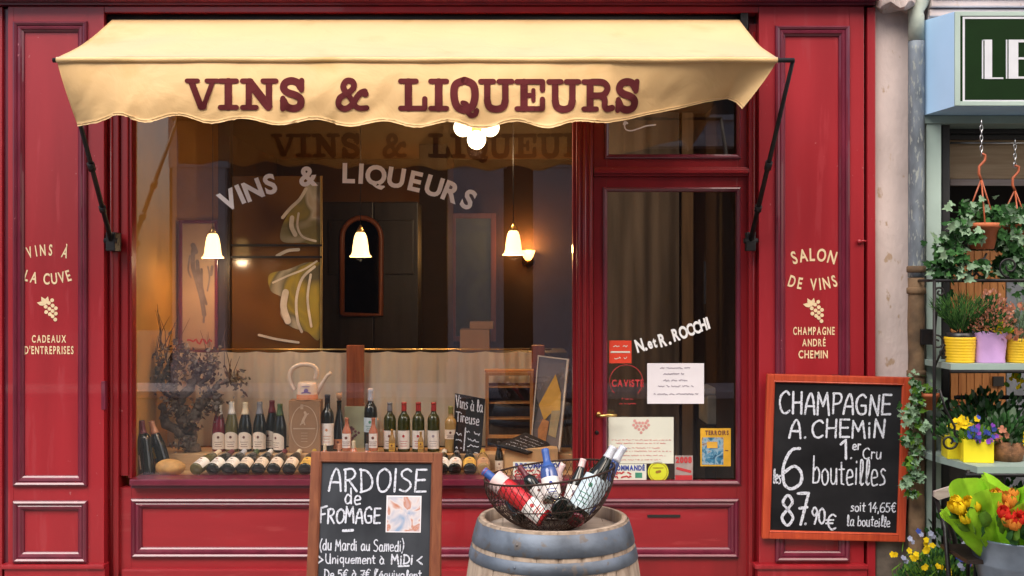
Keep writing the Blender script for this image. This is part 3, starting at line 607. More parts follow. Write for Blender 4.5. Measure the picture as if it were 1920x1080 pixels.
M['tan_partition'] = mat('tan_partition_paint', (.22, .135, .065), .8, var=.3, scale=2.0, stretch=(3, 1, .4), bump=.1)
b = MB(); b.box(X(1272, 1.5), 1.398, 1.5, 1.56, 0, 3.05); part(b, 'tan_partition', 'tan_partition')
b = MB(); xa, xb = X(1092, 1.4), X(1274, 1.4)
b.grid(lambda u, v: Vector((xa+(xb-xa)*u, 1.42+.005*math.sin(u*19+1.5*math.sin(u*9))+.0015*math.sin(u*47), 3.05*v)), 160, 4, thick=-.004); part(b, 'grey_hanging', 'grey_hanging')
b = MB(); b.box(X(1278, 1.45), X(1300, 1.45), 1.44, 1.499, 0, 3.05, .006); part(b, 'partition_post', 'plank')
b = MB(); b.box(X(605, 2.6), X(700, 2.6), 2.6, 3.0, 0, 2.5, .01); b.box(X(700, 2.6)+.003, X(784, 2.6), 2.6, 3.0, 0, 2.5, .01)
b.box(X(615, 2.59), X(690, 2.59), 2.585, 2.599, 1.9, 2.35, .01); b.box(X(708, 2.59), X(776, 2.59), 2.585, 2.599, 1.9, 2.35, .01)
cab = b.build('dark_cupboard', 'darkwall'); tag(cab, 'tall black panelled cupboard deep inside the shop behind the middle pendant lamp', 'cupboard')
b = MB(); b.box(X(786, 3.2), X(838, 3.2), 3.2, 4.3, 0, 3.05); part(b, 'interior_pier', 'brownwall')
# display ledges behind the glass
LZ1, LZ2 = Z(894, .2), Z(849, .5)
b = MB(); b.box(-2.27, X(1078, .3), .19, .44, LZ1-.25, LZ1, .004); b.box(-2.27, X(1078, .3), .441, .74, LZ1-.25, LZ2, .004); part(b, 'display_ledge', 'pine')
# posts carrying the curtain rod
zr = Z(656, .76)
for a, c_ in ((650, 682), (997, 1021)):
    b = MB(); b.box(X(a, .76), X(c_, .76), .745, .80, LZ2, zr+.03, .004)
    xm = (X(a, .76)+X(c_, .76))/2; b.box(xm-.006, xm+.006, .742, .7455, LZ2, zr-.02)
    part(b, 'curtain_post', 'post')
cr = empty('curtain', ((X(340, .78)+X(1000, .78))/2, .78, LZ2), 'linen half curtain hanging from a brass rod across the back of the window', 'curtain')
b = MB(); b.tube([(X(296, .77), .812, zr), (X(1035, .77), .812, zr)], .006, 8); b.build('rod', 'brass', cr)
def cur(u, v):
    x = X(296+(1000-296)*u, .78); f = math.sin(u*95+2*math.sin(u*17))*.012*(.5+.5*v)+.004*math.sin(u*230); dip = .010*abs(math.sin(u*36))
    return Vector((x, .80+f, zr-.012-dip*(1-v)-(zr-.012-LZ2)*v))
b = MB(); b.grid(cur, 330, 8); b.build('cloth', 'curtain', cr)

# ================================================================== AWNING
YB = -.83
aw = empty('awning', (-.49, -.3, 2.7), 'cream and gold canvas awning with scalloped valance pulled down over the window', 'awning')
def hem(t):
    K = [(107, 236), (160, 230), (215, 215), (270, 229), (332, 216), (397, 231), (454, 222), (524, 234.5), (591, 223.5), (658, 237), (720, 227), (782, 239), (842, 228), (902, 241), (967, 227), (1027, 240), (1081, 227), (1139, 229.5), (1180, 224), (1225, 214), (1290, 203), (1350, 190), (1392, 184), (1425, 192), (1457, 204)]
    for (a, pa), (b_, pb) in zip(K, K[1:]):
        if t <= b_:
            q = (t-a)/(b_-a); q = (1-math.cos(PI*q))/2 if 200 < t < 1150 else q; return pa+(pb-pa)*q
    return K[-1][1]
def lerpk(K, t):
    for (a, pa), (b_, pb) in zip(K, K[1:]):
        if t <= b_: return pa+(pb-pa)*(t-a)/(b_-a)
    return K[-1][1]
SH = [(107, 38), (150, 26), (215, 8), (290, 0), (1120, 0), (1225, -12), (1300, -28), (1350, -42), (1392, -52), (1425, -70), (1457, -88)]
YH = [(107, -.72), (150, -.78), (215, -.83), (300, -.86), (1000, -.85), (1120, -.80), (1225, -.72), (1300, -.66), (1350, -.60), (1392, -.545), (1425, -.62), (1457, -.70)]
def val(t, py, off=0):
    v = (py-113)/119; h = max(0, v)
    y = YB+(lerpk(YH, t)-YB)*min(1.05, h)
    wr = math.sin(t*.021+py*.03)*.010+mnoise.noise(Vector((t*.008, py*.010, 2)))*.020+mnoise.noise(Vector((t*.022+py*.02, py*.012-t*.008, 5)))*.014+mnoise.noise(Vector((t*.05+py*.035, py*.02, 9)))*.006
    y -= (.018*math.sin(PI*min(1, h))*(1 if t < 1150 else .4)-wr*h)+off
    px = t+lerpk(SH, t)*h**1.15
    return W(px, py, y)
def valg(u, v):
    t = 107+(1457-107)*u; return val(t, 113+v*(hem(t)-113))
b = MB(); b.grid(lambda u, v: valg(u, 1-v), 260, 14, thick=.002); b.build('valance', 'canvas', aw)
def hemg(u, v):
    t = 107+(1457-107)*u; return val(t, 113+(hem(t)-113)*1.0+.6-v*4.2, .0012)
b = MB(); b.grid(lambda u, v: hemg(u, v), 260, 2, thick=.0045); b.build('hem_binding', 'canvas', aw)
zbk = Z(37, .02); BL, BR = X(107, YB), X(1457, YB); zf = Z(113, YB)
def top(u, v):
    xb = X(210, .02)+(X(1386, .02)-X(210, .02))*u; xf = BL+(BR-BL)*u
    y = .02+(YB-.02)*v; sag = -.022*math.sin(PI*v)*(1+.25*math.sin(u*40))+(mnoise.noise(Vector((u*9, v*2.2, 1)))*.014+mnoise.noise(Vector((u*30, v*3, 4)))*.004)*math.sin(PI*v)
    return Vector((xb+(xf-xb)*v, y, zbk+(zf+.014-zbk)*v+sag))
b = MB(); b.grid(lambda u, v: top(u, 1-v), 120, 14, thick=-.002); b.build('canopy', 'canvas', aw)
b = MB(); b.tube([(BL+(BR-BL)*i/40, YB-.004+.002*math.sin(i*1.7), zf+.001+.0015*math.sin(i*.9)) for i in range(41)], .015, 12); b.build('bar_sleeve', 'canvas', aw)
b = MB(); b.tube([(BL-.02, YB, zf), (X(1489, YB), YB, zf)], .0125, 10); b.build('front_bar', 'iron', aw)
b = MB(); b.tube([(X(205, .06), .06, zbk+.012), (X(1392, .06), .06, zbk+.012)], .035, 14); b.box(X(1386, .04), X(1400, .04), .0, .11, zbk-.06, zbk+.055, .004); b.build('roller', 'iron', aw)
for xe, xw in ((BL+.022, X(215, .02)), (X(1487, YB), X(1405, 0))):
    zw = Z(452, 0); P0 = Vector((xe, YB+(.03 if xe < 0 else 0), zf-(.01 if xe < 0 else 0))); P1 = Vector((xw, -.035, zw)); b = MB()
    b.tube([P0, P0.lerp(P1, .45)+Vector((0, 0, .004)), P1], [.011, .013, .015], 8)
    q = P0.lerp(P1, .55); b.tube([q-(P1-P0)*.02, q+(P1-P0)*.02], .021, 8); q = P0.lerp(P1, .80); b.tube([q-(P1-P0)*.015, q+(P1-P0)*.015], .021, 8)
    arm = b.build('arm', 'iron', aw)
    b = MB(); b.box(xw-.028, xw+.028, -.05, -.001 if xw > 0 else .058, zw-.06, zw+.05, .008); b.tube([(xw-.04, -.035, zw), (xw+.04, -.035, zw)], .016, 10); b.build('wall_bracket', 'iron', arm)
# slab-serif painted letters on the valance
SL = {  # unit width 0..1, height 0..1, stroke lists (width factor, points)
'V': [(.205, '.17,.90 .46,.10'), (.16, '.54,.10 .82,.90'), (.15, '.04,.925 .36,.925'), (.15, '.64,.925 .96,.925'), (.22, '.46,.11 .54,.11')],
'I': [(.36, '.5,.1 .5,.9'), (.165, '.1,.085 .9,.085'), (.165, '.1,.92 .9,.92')],
'N': [(.20, '.22,.1 .22,.9'), (.20, '.76,.1 .76,.9'), (.27, '.24,.88 .74,.12'), (.165, '.05,.085 .42,.085'), (.165, '.05,.92 .28,.92'), (.165, '.60,.92 .95,.92')],
'S': [(.23, '~.86,.72 .72,.87 .45,.93 .20,.86 .13,.70 .28,.57 .66,.47 .86,.34 .82,.14 .55,.06 .26,.13 .12,.30'), (.17, '.90,.94 .89,.64'), (.17, '.09,.05 .10,.38')],
'&': [(.19, '~.34,.52 .24,.74 .34,.92 .52,.90 .56,.72 .40,.56 .14,.40 .10,.18 .26,.06 .46,.14 .62,.36 .76,.54 .90,.60'), (.17, '~.28,.62 .44,.42 .60,.16 .74,.08 .96,.09'), (.21, '.86,.56 .92,.52')],
'L': [(.23, '.34,.1 .34,.9'), (.165, '.06,.085 .93,.085'), (.165, '.06,.92 .62,.92'), (.165, '.93,.085 .93,.38')],
'Q': [(.235, '~.50,.95 .18,.82 .12,.50 .22,.16 .50,.04 .78,.16 .88,.50 .80,.82 .50,.95'), (.16, '~.44,.26 .58,.20 .62,.0 .72,-.12 .88,-.10 .94,.02')],
'U': [(.20, '.24,.9 .24,.30'), (.20, '.76,.9 .76,.30'), (.22, '~.24,.34 .30,.14 .50,.07 .70,.14 .76,.34'), (.165, '.05,.92 .42,.92'), (.165, '.58,.92 .95,.92')],
'E': [(.23, '.30,.1 .30,.9'), (.165, '.06,.085 .93,.085'), (.165, '.06,.92 .93,.92'), (.165, '.93,.92 .93,.66'), (.165, '.93,.085 .93,.38'), (.15, '.3,.50 .62,.50'), (.13, '.62,.66 .62,.34')],
'R': [(.22, '.24,.1 .24,.9'), (.165, '.05,.085 .44,.085'), (.165, '.05,.92 .55,.92'), (.20, '~.30,.92 .66,.90 .80,.72 .66,.52 .30,.50'), (.20, '~.55,.50 .70,.40 .72,.16 .82,.09 .97,.12')]}
lm = MB(); nS = 0
for ch, a, c_ in (('V', 348, 410), ('I', 409, 447), ('N', 451, 521), ('S', 526, 570), ('&', 629, 690), ('L', 748, 800), ('I', 804, 841), ('Q', 845, 897), ('U', 898, 963), ('E', 966, 1021), ('U', 1026, 1088), ('R', 1092, 1152), ('S', 1158, 1201)):
    y1 = lerpk([(348, 147), (700, 147), (1201, 149)], a); y0 = lerpk([(348, 206), (700, 208), (1201, 210)], a); hh = y0-y1; k = 0
    for side in (1, -1):
        fn = lambda x, z, k=0, s=side: val(x, -z, (.0055+.0002*k) if s > 0 else -(.0085+.0002*k))
        for wf, st in SL[ch]:
            sm = st[0] == '~'; pts = [tuple(float(q) for q in p.split(',')) for p in st.lstrip('~').split()]
            if sm: pts = crom(pts)
            ins = wf*hh*.46 if ch == 'I' and wf > .3 else 0
            wd = wf*hh*.98 if not (ch == 'I' and wf > .3) else .235*hh
            if not sm and len(pts) == 2 and wf < .17: # serif bars
                pass
            pts2 = [(a+(c_-a)*x, -(y0-hh*z)) for x, z in pts]
            fine = []
            for p, q in zip(pts2, pts2[1:]):
                for i in range(5): fine.append((p[0]+(q[0]-p[0])*i/5, p[1]+(q[1]-p[1])*i/5))
            fine.append(pts2[-1]); strip(lm, fine, wd*1.02, fn, k); k += 1
    if ch in 'S&': lm.build('valance_lettering', 'plum', aw); lm = MB()
# ================================================================== INSIDE THE SHOP
def glow(e, p, wt, col=(1, .72, .42)):
    l = bpy.data.lights.new('lamp_light', 'POINT'); l.energy = wt; l.color = col; l.shadow_soft_size = .04
    o = bpy.data.objects.new('lamp_light', l); C.objects.link(o); o.parent = e; o.location = Vector(p)-WP[e.name]
def pendant(px, py, label):
    y = .62; c = W(px, py, y); s = (DC+y)/F
    e = empty('pendant_lamp', (c.x, c.y, c.z-25*s), label, 'pendant lamp', 'pendant lamps in the shop window')
    b = MB(); pr = [(20.5, -24), (20, -22), (17, -19.5), (15.5, -14), (14.5, -4), (13, 6), (11.5, 14), (9, 20), (6, 23)]
    n = 32; k = len(b.v)
    b.lathe([(r*s*(1+(0)), z*s) for r, z in pr], Matrix.Translation(c), 32, cap=False); b.build('lamp_shade', 'lamp_glass', e)
    b = MB(); b.lathe([(7*s, 21*s), (7.5*s, 25*s), (4*s, 31*s), (1.2*s, 36*s)], Matrix.Translation(c), 14); b.build('cap', 'brass', e)
    b = MB(); b.tube([c+Vector((0, 0, 34*s)), (c.x, c.y, 3.05)], .0028, 6); b.build('cord', 'iron', e); glow(e, c+Vector((0, -.0, -22*s)), 5)
pendant(399, 460, 'lit bell shaped glass pendant lamp hanging above the dried vine stump, leftmost of three')
pendant(676, 457.5, 'lit bell shaped glass pendant lamp before the black cupboard, middle one of three')
pendant(962.5, 454.5, 'lit bell shaped glass pendant lamp beside the wall sconce, rightmost of three')
c = W(893, 244, .62); s = (DC+.62)/F
e = empty('ceiling_lamp', (c.x, c.y, c.z-38*s), 'lit ceiling lamp of three round white globes just under the awning scallops', 'ceiling lamp')
b = MB(); b.lathe([(9*s, -2*s), (11*s, 8*s), (6*s, 16*s), (3*s, 24*s)], Matrix.Translation(c), 16); b.tube([c+Vector((0, 0, 20*s)), (c.x, c.y, 3.05)], .012, 8)
for dx, dz in ((-25, 6), (25, 6), (0, -18)): b.tube([c, c+Vector((dx*s*.6, -.01, dz*s*.6))], .012, 8)
b.build('stem', 'brass', e)
for dx, dz, dy in ((-25, 5, 0), (26, 5, 0), (1, -20, -.05)):
    b = MB(); b.sphere(c+Vector((dx*s, dy, dz*s)), 17.5*s, 20, 14); b.build('globe', 'globe', e)
glow(e, c+Vector((0, -.10, -44*s)), 28)
def sconce(px, py, y, label, k=1):
    c = W(px, py, y); s = (DC+y)/F*k
    e = empty('wall_sconce', (c.x, c.y, c.z-14*s), label, 'wall lamp', 'wall sconces at the back of the shop')
    b = MB(); b.lathe([(5*s, -8*s), (9*s, -2*s), (12*s, 6*s), (13*s, 10*s)], Matrix.Translation(c+Vector((0, -.09, 0))), 16, cap=False); b.build('lamp_shade', 'sconce', e)
    b = MB(); b.lathe([(12*s, 0), (10*s, .02), (3*s, .03)], Matrix.Translation(c+Vector((0, -.001, -8*s)))@Matrix.Rotation(PI/2, 4, 'X'), 14); b.tube([c+Vector((0, -.02, -8*s)), c+Vector((0, -.07, -16*s)), c+Vector((0, -.09, -8*s))], .008, 8); b.build('wall_bracket', 'brass', e); glow(e, c+Vector((0, -.16, 12*s)), 10, (1, .5, .15))
sconce(990, 480, 4.3, 'small lit wall sconce glowing orange behind the rightmost pendant lamp')
sconce(776, 480, 3.9, 'small lit wall sconce half hidden beside the brown pier in the back of the shop', .8)
# framed poster on the ochre partition
def framed(name, label, cat, px0, px1, py0, py1, y, ft, fm_, artm, tilt=0, border=None):
    x0, x1, z0, z1 = X(px0, y), X(px1, y), Z(py1, y), Z(py0, y)
    e = empty(name, ((x0+x1)/2, y, z0), label, cat)
    b = MB(); frame2(b, x0, x1, z0, z1, y-.025, y, ft, .004); b.build('frame', fm_, e)
    b = MB(); b.box(x0+ft-.001, x1-ft+.001, y-.012, y-.004, z0+ft-.001, z1-ft+.001); p = b.build('picture', artm, e)
    return e, p, (x0+ft, x1-ft, z0+ft, z1-ft)
M['posterpaper'] = mat('aged_poster_paper', (.50, .36, .24), .5, var=.12, scale=3)
M['fig_blue'] = mat('blue_grey_print', (.20, .17, .17), .5, var=.4, scale=12)
e, p, r = framed('framed_poster', 'tall framed poster with a blue grey figure on the ochre partition', 'framed poster', 337, 410, 413, 660, .995, .022, 'red_trim', 'posterpaper')
b = MB(); ym = .995-.0125; fmp = lambda x, z, k=0: Vector((x, ym-.001-k*.0002, z))
for k, (pts, wd) in enumerate(([((362, 470), (362, 500), (370, 530), (378, 560), (383, 590)), .03], [((370, 490), (373, 520), (380, 548)), .026], [((378, 505), (379, 540), (387, 570)), .018], [((390, 500), (393, 520), (389, 545)), .012], [((362, 460), (367, 472)), .035], [((356, 480), (353, 505), (358, 520)), .012], [((383, 590), (382, 604)), .015], [((398, 500), (396, 515)), .02])):
    strip(b, crom([(X(a, ym), Z(c_, ym)) for a, c_ in pts]), wd, fmp, k)
b.build('printed_figure', 'fig_blue', p)
b = MB(); scribble(b, fmp, X(352, ym), X(398, ym), Z(640, ym), .05, .012, 5); b.build('lettering', 'ink_red', p)
# tall abstract glazed panel with swooshes of yellow and silver
M['amber_panel'] = art('amber_glass_picture', [(.2, (.05, .022, .010)), (.5, (.13, .060, .018)), (.8, (.20, .11, .035))], 1.6, .6, 'NOISE', .15)
x0, x1 = X(434, 1.0), X(604, 1.0); z0, z1 = Z(668, 1.0), Z(330, 1.0)
e = empty('decorated_screen', ((x0+x1)/2, 1.0, z0), 'tall glass screen with abstract yellow and silver swirls behind the curtain rod', 'screen')
b = MB(); b.box(x0, x1, 1.0, 1.03, z0-.6, z1, .004); pn = b.build('glass_panel', 'amber_panel', e)
fmp = lambda x, z, k=0: Vector((x, .998-k*.0006, z)); fp = lambda a, c_: (X(a, .998), Z(c_, .998))
M['swirl_y'] = mat('yellow_swirl_paint', (.34, .24, .035), .25, var=.4, scale=5); M['swirl_w'] = mat('silver_swirl_glint_paint', (.55, .50, .44), .25, var=.2); M['swirl_g'] = mat('olive_grey_swirl_paint', (.13, .13, .09), .25, var=.4, scale=6); M['swirl_o'] = mat('orange_swirl_paint', (.36, .13, .02), .3, var=.3)
def blob(pts, m, k, parent):
    b = MB(); n = len(b.v); pts = crom([fp(*q) for q in pts]+[fp(*pts[0])], 8)[:-1]; b.v += [fmp(x, z, k) for x, z in pts]; b.face(tuple(range(len(pts)))); return b
def merge_blobs(lst, m, name):
    o = MB()
    for pts, k in lst:
        b = blob(pts, m, k, pn); n = len(o.v); o.v += b.v; o.face(tuple(n+i for i in b.f[0]))
    o.build(name, m, pn)
M['swirl_up'] = art('upper_swirl', [(.30, (.09, .08, .03)), (.42, (.30, .23, .05)), (.52, (.16, .14, .07)), (.60, (.42, .38, .32)), (.72, (.28, .14, .02))], 2.6, 1.2, 'NOISE', .15)
M['swirl_low'] = art('lower_swirl', [(.30, (.10, .09, .06)), (.42, (.32, .25, .05)), (.50, (.13, .12, .08)), (.58, (.40, .36, .28)), (.70, (.30, .23, .04))], 2.2, 1.4, 'NOISE', .15)
merge_blobs([(((601, 342), (601, 452), (570, 455), (530, 453), (527, 430), (540, 402), (562, 372), (580, 344)), 1)], 'swirl_up', 'upper_swirl')
merge_blobs([(((601, 492), (601, 630), (575, 622), (545, 612), (526, 590), (530, 560), (508, 545), (505, 515), (540, 505), (575, 492)), 1)], 'swirl_low', 'lower_swirl')
b = MB()
for k, (pts, wd) in enumerate(([((530, 408), (545, 390), (562, 374), (574, 354)), .022], [((560, 400), (558, 425), (568, 444), (592, 452)), .015], [((512, 530), (540, 517), (570, 505), (594, 490)), .013], [((590, 500), (567, 522), (556, 560), (558, 600), (566, 622)), .018])):
    strip(b, crom([fp(*q) for q in pts]), wd, fmp, 3+k)
for k, (pts, wd) in enumerate(([((548, 408), (547, 425), (554, 440)), .030], [((536, 548), (532, 575), (540, 602)), .045], [((583, 515), (577, 560), (584, 612)), .016], [((520, 480), (540, 470), (560, 468)), .022], [((486, 628), (520, 636), (560, 642)), .016])): strip(b, crom([fp(*q) for q in pts]), wd, fmp, 10+k)  # extra wide strokes: part silver fill, part painted glints
b.build('silver_swirl_and_glints', 'swirl_w', pn)
b = MB()
for py in (460, 482): b.box(x0-.01, x1+.003, .972, .996, Z(py+2, .98), Z(py-2, .98), .003)
b.build('crossbar', 'iron', e)
b = MB(); b.box(x1-.012, x1+.004, .985, .999, z0, z1, .003); b.build('edge_strip', 'brass', e)
b = MB(); b.box(X(411, .99), X(433, .99), .96, 1.05, LZ2, 3.05, .004); part(b, 'partition_post', 'darkwall')
# dim furniture farther back
e, p, r = framed('framed_picture', 'dim dark green picture hung on the back wall beside the sconce', 'picture', 845, 930, 400, 640, 4.25, .05, 'post', art('dark_green_picture', [(.3, (.02, .03, .012)), (.55, (.06, .07, .02)), (.8, (.03, .02, .012))], 2.2, 1.5, 'NOISE'))
b = MB(); b.box(X(862, 2.0), X(918, 2.0), 2.0, 2.3, 1.30, Z(618, 2.0), .01); b.box(X(880, 2.0), X(925, 2.0), 2.05, 2.3, Z(618, 2.0)+.001, Z(604, 2.0), .01); bo = b.build('wine_carton', 'card'); bo.location.z = bo.location.z
tag(bo, 'brown cartons stacked on the counter seen dimly above the curtain rod', 'carton')
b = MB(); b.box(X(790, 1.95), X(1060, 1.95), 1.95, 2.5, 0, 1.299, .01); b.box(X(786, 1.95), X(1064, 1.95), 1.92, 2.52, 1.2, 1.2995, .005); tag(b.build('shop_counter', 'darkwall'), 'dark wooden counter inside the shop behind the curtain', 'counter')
def arch_mirror():
    y = 2.57; xm, hw = X(678, y), .16; zb_, zt_ = Z(590, y), Z(445, y)
    e = empty('arched_mirror', (xm, y, zb_), 'dim arched mirror in a carved frame on the black cupboard', 'mirror')
    A = [(xm-hw, zb_), (xm-hw, zt_)]+[(xm-hw*math.cos(i*PI/12), zt_+hw*math.sin(i*PI/12)) for i in range(1, 12)]+[(xm+hw, zt_), (xm+hw, zb_)]
    b = MB(); b.prism(A, y, y+.012); b.build('mirror_glass', M['dark_mirror'], e)
    b = MB(); b.tube([(x, y-.004, z) for x, z in A]+[(xm-hw, y-.004, zb_)], .022, 8); b.build('frame', 'post', e)
M['dark_mirror'] = mat('dark_old_mirror', (.10, .09, .08), .08, 1, var=.3)
arch_mirror()
# machine and papers behind the door glass
def W3(px, py, y): return W(px, py, y)
e = empty('office_machine', W(1348, 800, 1.1), 'grey beige box shaped machine on a stand behind the door glass', 'machine')
b = MB(); b.box(X(1326, 1.1), X(1370, 1.1), 1.1, 1.45, Z(796, 1.1), Z(742, 1.1), .012); b.build('casing', mat('grey_plastic', (.34, .31, .27), .5), e)
b = MB(); b.box(X(1318, 1.1), X(1362, 1.1), 1.12, 1.44, Z(741, 1.1)+.001, Z(728, 1.1), .01); b.build('lid', mat('pale_grey_plastic', (.42, .39, .36), .5), e)
b = MB(); b.box(X(1322, 1.1), X(1374, 1.1), 1.1, 1.48, 0, Z(797, 1.1), .006); b.build('stand', 'darkwall', e)
e = empty('wall_notice', W(1342, 565, 1.49), 'blue grey printed notice pinned to the planks behind the door glass', 'notice')
b = MB(); b.box(X(1320, 1.49), X(1366, 1.49), 1.486, 1.494, Z(570, 1.49), Z(490, 1.49)); b.build('sheet', art('blue_grey_notice', [(.3, (.07, .08, .12)), (.6, (.12, .13, .17))], 20, 2), e)

# ================================================================== BOTTLES
PB = {  # (profile radius, z) in metres
'burgundy': [(.0, .003), (.034, 0), (.0395, .006), (.0400, .02), (.0400, .135), (.0375, .165), (.030, .20), (.021, .235), (.0155, .26), (.0145, .285), (.0145, .288), (.016, .289), (.016, .296), (.0148, .298)],
'bordeaux': [(.0, .003), (.034, 0), (.0375, .005), (.038, .02), (.038, .185), (.0365, .20), (.030, .217), (.020, .229), (.0155, .24), (.0145, .285), (.016, .286), (.016, .296), (.0146, .298)],
'tall': [(.0, .003), (.033, 0), (.0365, .005), (.037, .02), (.037, .21), (.034, .232), (.024, .25), (.0165, .262), (.0145, .30), (.0145, .325), (.0162, .326), (.0162, .335), (.0148, .338)],
'flask': [(.0, .003), (.040, 0), (.050, .006), (.052, .03), (.046, .09), (.034, .15), (.024, .20), (.017, .235), (.0145, .25), (.0145, .30), (.016, .302), (.016, .31), (.0148, .312)],
'small': [(.0, .003), (.022, 0), (.0255, .004), (.026, .015), (.026, .10), (.024, .115), (.014, .135), (.0105, .15), (.010, .175), (.0115, .176), (.0115, .186), (.0105, .187)]}
def bottle(kind, glass, cap, lab, pos, label, group=None, axis=None, spin=0, sc=1, lz=(.018, .122), arch=False, neck=None, cork=False, lab2=None, emblem='ink', span=78, name='wine_bottle'):
    """pos: centre of the base; axis: direction base -> mouth; label faces the street turned by spin"""
    pr = [(r*sc, z*sc) for r, z in PB[kind]]; H = pr[-1][1]
    pos = Vector(pos)
    b = MB(); b.lathe(pr, None, 28); o = b.build(name, glass, origin=(0, 0, 0)); tag(o, label, 'bottle', group)
    def rad(z):
        for (r0, z0), (r1, z1) in zip(pr, pr[1:]):
            if z <= z1 and z1 > z0: return r0+(r1-r0)*(z-z0)/(z1-z0)
        return pr[-1][0]
    if cap:
        c0 = (neck if neck else .225)*sc
        zz = [c0+(H-c0)*i/8 for i in range(9)]; b = MB()
        b.lathe([(rad(z)+.0009, z) for z in zz]+[(.0001, H+.0012)], None, 22); b.build('capsule', cap, o)
    if cork: b = MB(); b.lathe([(.0115*sc, H), (.0118*sc, H+.012), (.017*sc, H+.014), (.018*sc, H+.045)], None, 14); b.build('stopper', 'cork', o)
    if lab:
        R = max(r for r, z in pr)+.0008; a = math.radians(span); z0, z1 = lz[0]*sc, lz[1]*sc; b = MB()
        def lf(u, v):
            t = -PI/2+(u-.5)*2*a; zt = z1-(.028*sc*(2*u-1)**2 if arch else 0); return Vector((R*math.cos(t), R*math.sin(t), z0+(zt-z0)*v))
        b.grid(lf, 18, 3); lo = b.build('label', lab, o)
        b = MB(); lfn = lambda x, z, k=0: Vector(((R+.0007)*math.cos(-PI/2+x/R), (R+.0007)*math.sin(-PI/2+x/R), z)); hh = z1-z0
        for i in range(10): b.v.append(lfn(.008*sc*math.cos(i*PI/5), z0+hh*.70+.0085*sc*math.sin(i*PI/5)))
        b.face(tuple(range(10)))
        for i, ww in enumerate((.024, .017, .021)): strip(b, [(-ww*sc, z0+hh*(.42-.13*i)), (0, z0+hh*(.42-.13*i)), (ww*sc, z0+hh*(.42-.13*i))], .003*sc, lfn)
        b.build('print', emblem, lo)
    if lab2:
        m2, a0, a1 = lab2; R = max(r for r, z in pr)+.0007; b = MB(); b.lathe([(R, a0*sc), (R, a1*sc)], None, 26, cap=False); b.build('label_band', m2, o)
    rot = Matrix.Rotation(math.radians(spin), 4, 'Z')
    if axis is not None: rot = Vector(axis).normalized().to_track_quat('Z', 'Y').to_matrix().to_4x4()@rot
    o.matrix_world = Matrix.Translation(pos)@rot; WP[o.name] = pos
    return o
GS = 'bottles standing on the upper display ledge'; GLY = 'bottles lying in a row on the lower display ledge'
def stand(px, y=.56, dz=0): return (X(px, y), y, LZ2+dz)
bottle('burgundy', 'bg_rose', 'cap_white', 'lab_cream', stand(410.5), 'rose pink bottle with white capsule and arched cream label, leftmost standing bottle', GS, arch=True, sc=1.04, spin=8)
bottle('burgundy', 'bg_olive', 'cap_white', 'lab_cream', stand(434.5), 'pale olive bottle with white capsule and arched cream label, second of the standing six', GS, arch=True, sc=1.06, spin=3)
bottle('burgundy', 'bg_dark', 'cap_cream', 'lab_cream', stand(460), 'black bottle with cream capsule and arched cream label, third of the standing six', GS, arch=True, sc=1.05)
bottle('burgundy', 'bg_dark', 'cap_grey', 'lab_cream', stand(487), 'black bottle with dark grey capsule and arched cream label, fourth of the standing six', GS, arch=True, sc=1.06, spin=-3)
bottle('burgundy', 'bg_dark', 'cap_wine', 'lab_cream', stand(510, .62), 'black bottle with wine red capsule standing half behind its neighbour', GS, arch=True, sc=1.07, spin=-25)
bottle('burgundy', 'bg_dark', 'cap_green', 'lab_cream', stand(525, .53), 'black bottle with dark green capsule, its label turned, beside the brown carton', GS, arch=True, sc=1.03, spin=-30)
bottle('tall', 'bg_dark', 'cap_black', 'lab_white', stand(614, .56), 'tall black bottle with white mountain label right of the brown carton', GS, sc=1.07, neck=.29, lz=(.04, .17), emblem=M['lab_rust'], span=85)
bottle('flask', 'bg_dark', None, 'lab_rust', stand(636, .62), 'dark flask bottle with a cork stopper and copper label', GS, cork=True, sc=1.02, lz=(.012, .075), emblem='ink', span=60)
bottle('tall', 'bg_dark', 'cap_silver', 'lab_paleblue', stand(695, .64), 'tall black bottle with silver capsule and pale blue label by the left curtain post', GS, sc=1.16, neck=.27, lz=(.10, .18), emblem='ink_green')
for px, cap, nm, em in ((731, 'cap_grey', 'grey capsule, first', 'ink'), (757.5, 'cap_redcap', 'red and grey capsule, second', 'ink_red'), (784.5, 'cap_redcap', 'red capsule and heart label, third', 'ink_red'), (813, 'cap_redcap', 'red neck band, last', 'ink_grey')):
    bottle('bordeaux', 'bg_green', cap, 'lab_white', stand(px), 'olive green bottle with '+nm+' of the four white labelled bottles', GS, sc=1.05, lz=(.02, .13), emblem=em, span=66, neck=.245)
bottle('bordeaux', 'bg_white', 'cap_olive', 'lab_cream', stand(845, .52), 'amber white wine bottle with cream label beside the slate board', GS, sc=.98, lz=(.09, .15), neck=.25)
for px, y, nm in ((650, .50, 'before the corked flask'), (700, .50, 'before the tall silver capped bottle')):
    bottle('small', 'bg_salmon', None, 'lab_white', (X(px, y), y, LZ2+.012), 'small rose sample bottle with tall white label '+nm, 'small sample bottles', sc=1.12, lz=(.02, .10), span=60)
bottle('small', 'bg_white', None, 'lab_yellow', (X(735, .49), .49, LZ2), 'tiny pale bottle standing before the first white labelled bottle', 'small sample bottles', sc=.8, lz=(.02, .08), span=60)
bottle('small', 'bg_white', None, 'lab_yellow', (X(789, .49), .49, LZ2+.0), 'tiny amber vial standing before the heart labelled bottle', 'small sample bottles', sc=.72, lz=(.04, .1), span=60)
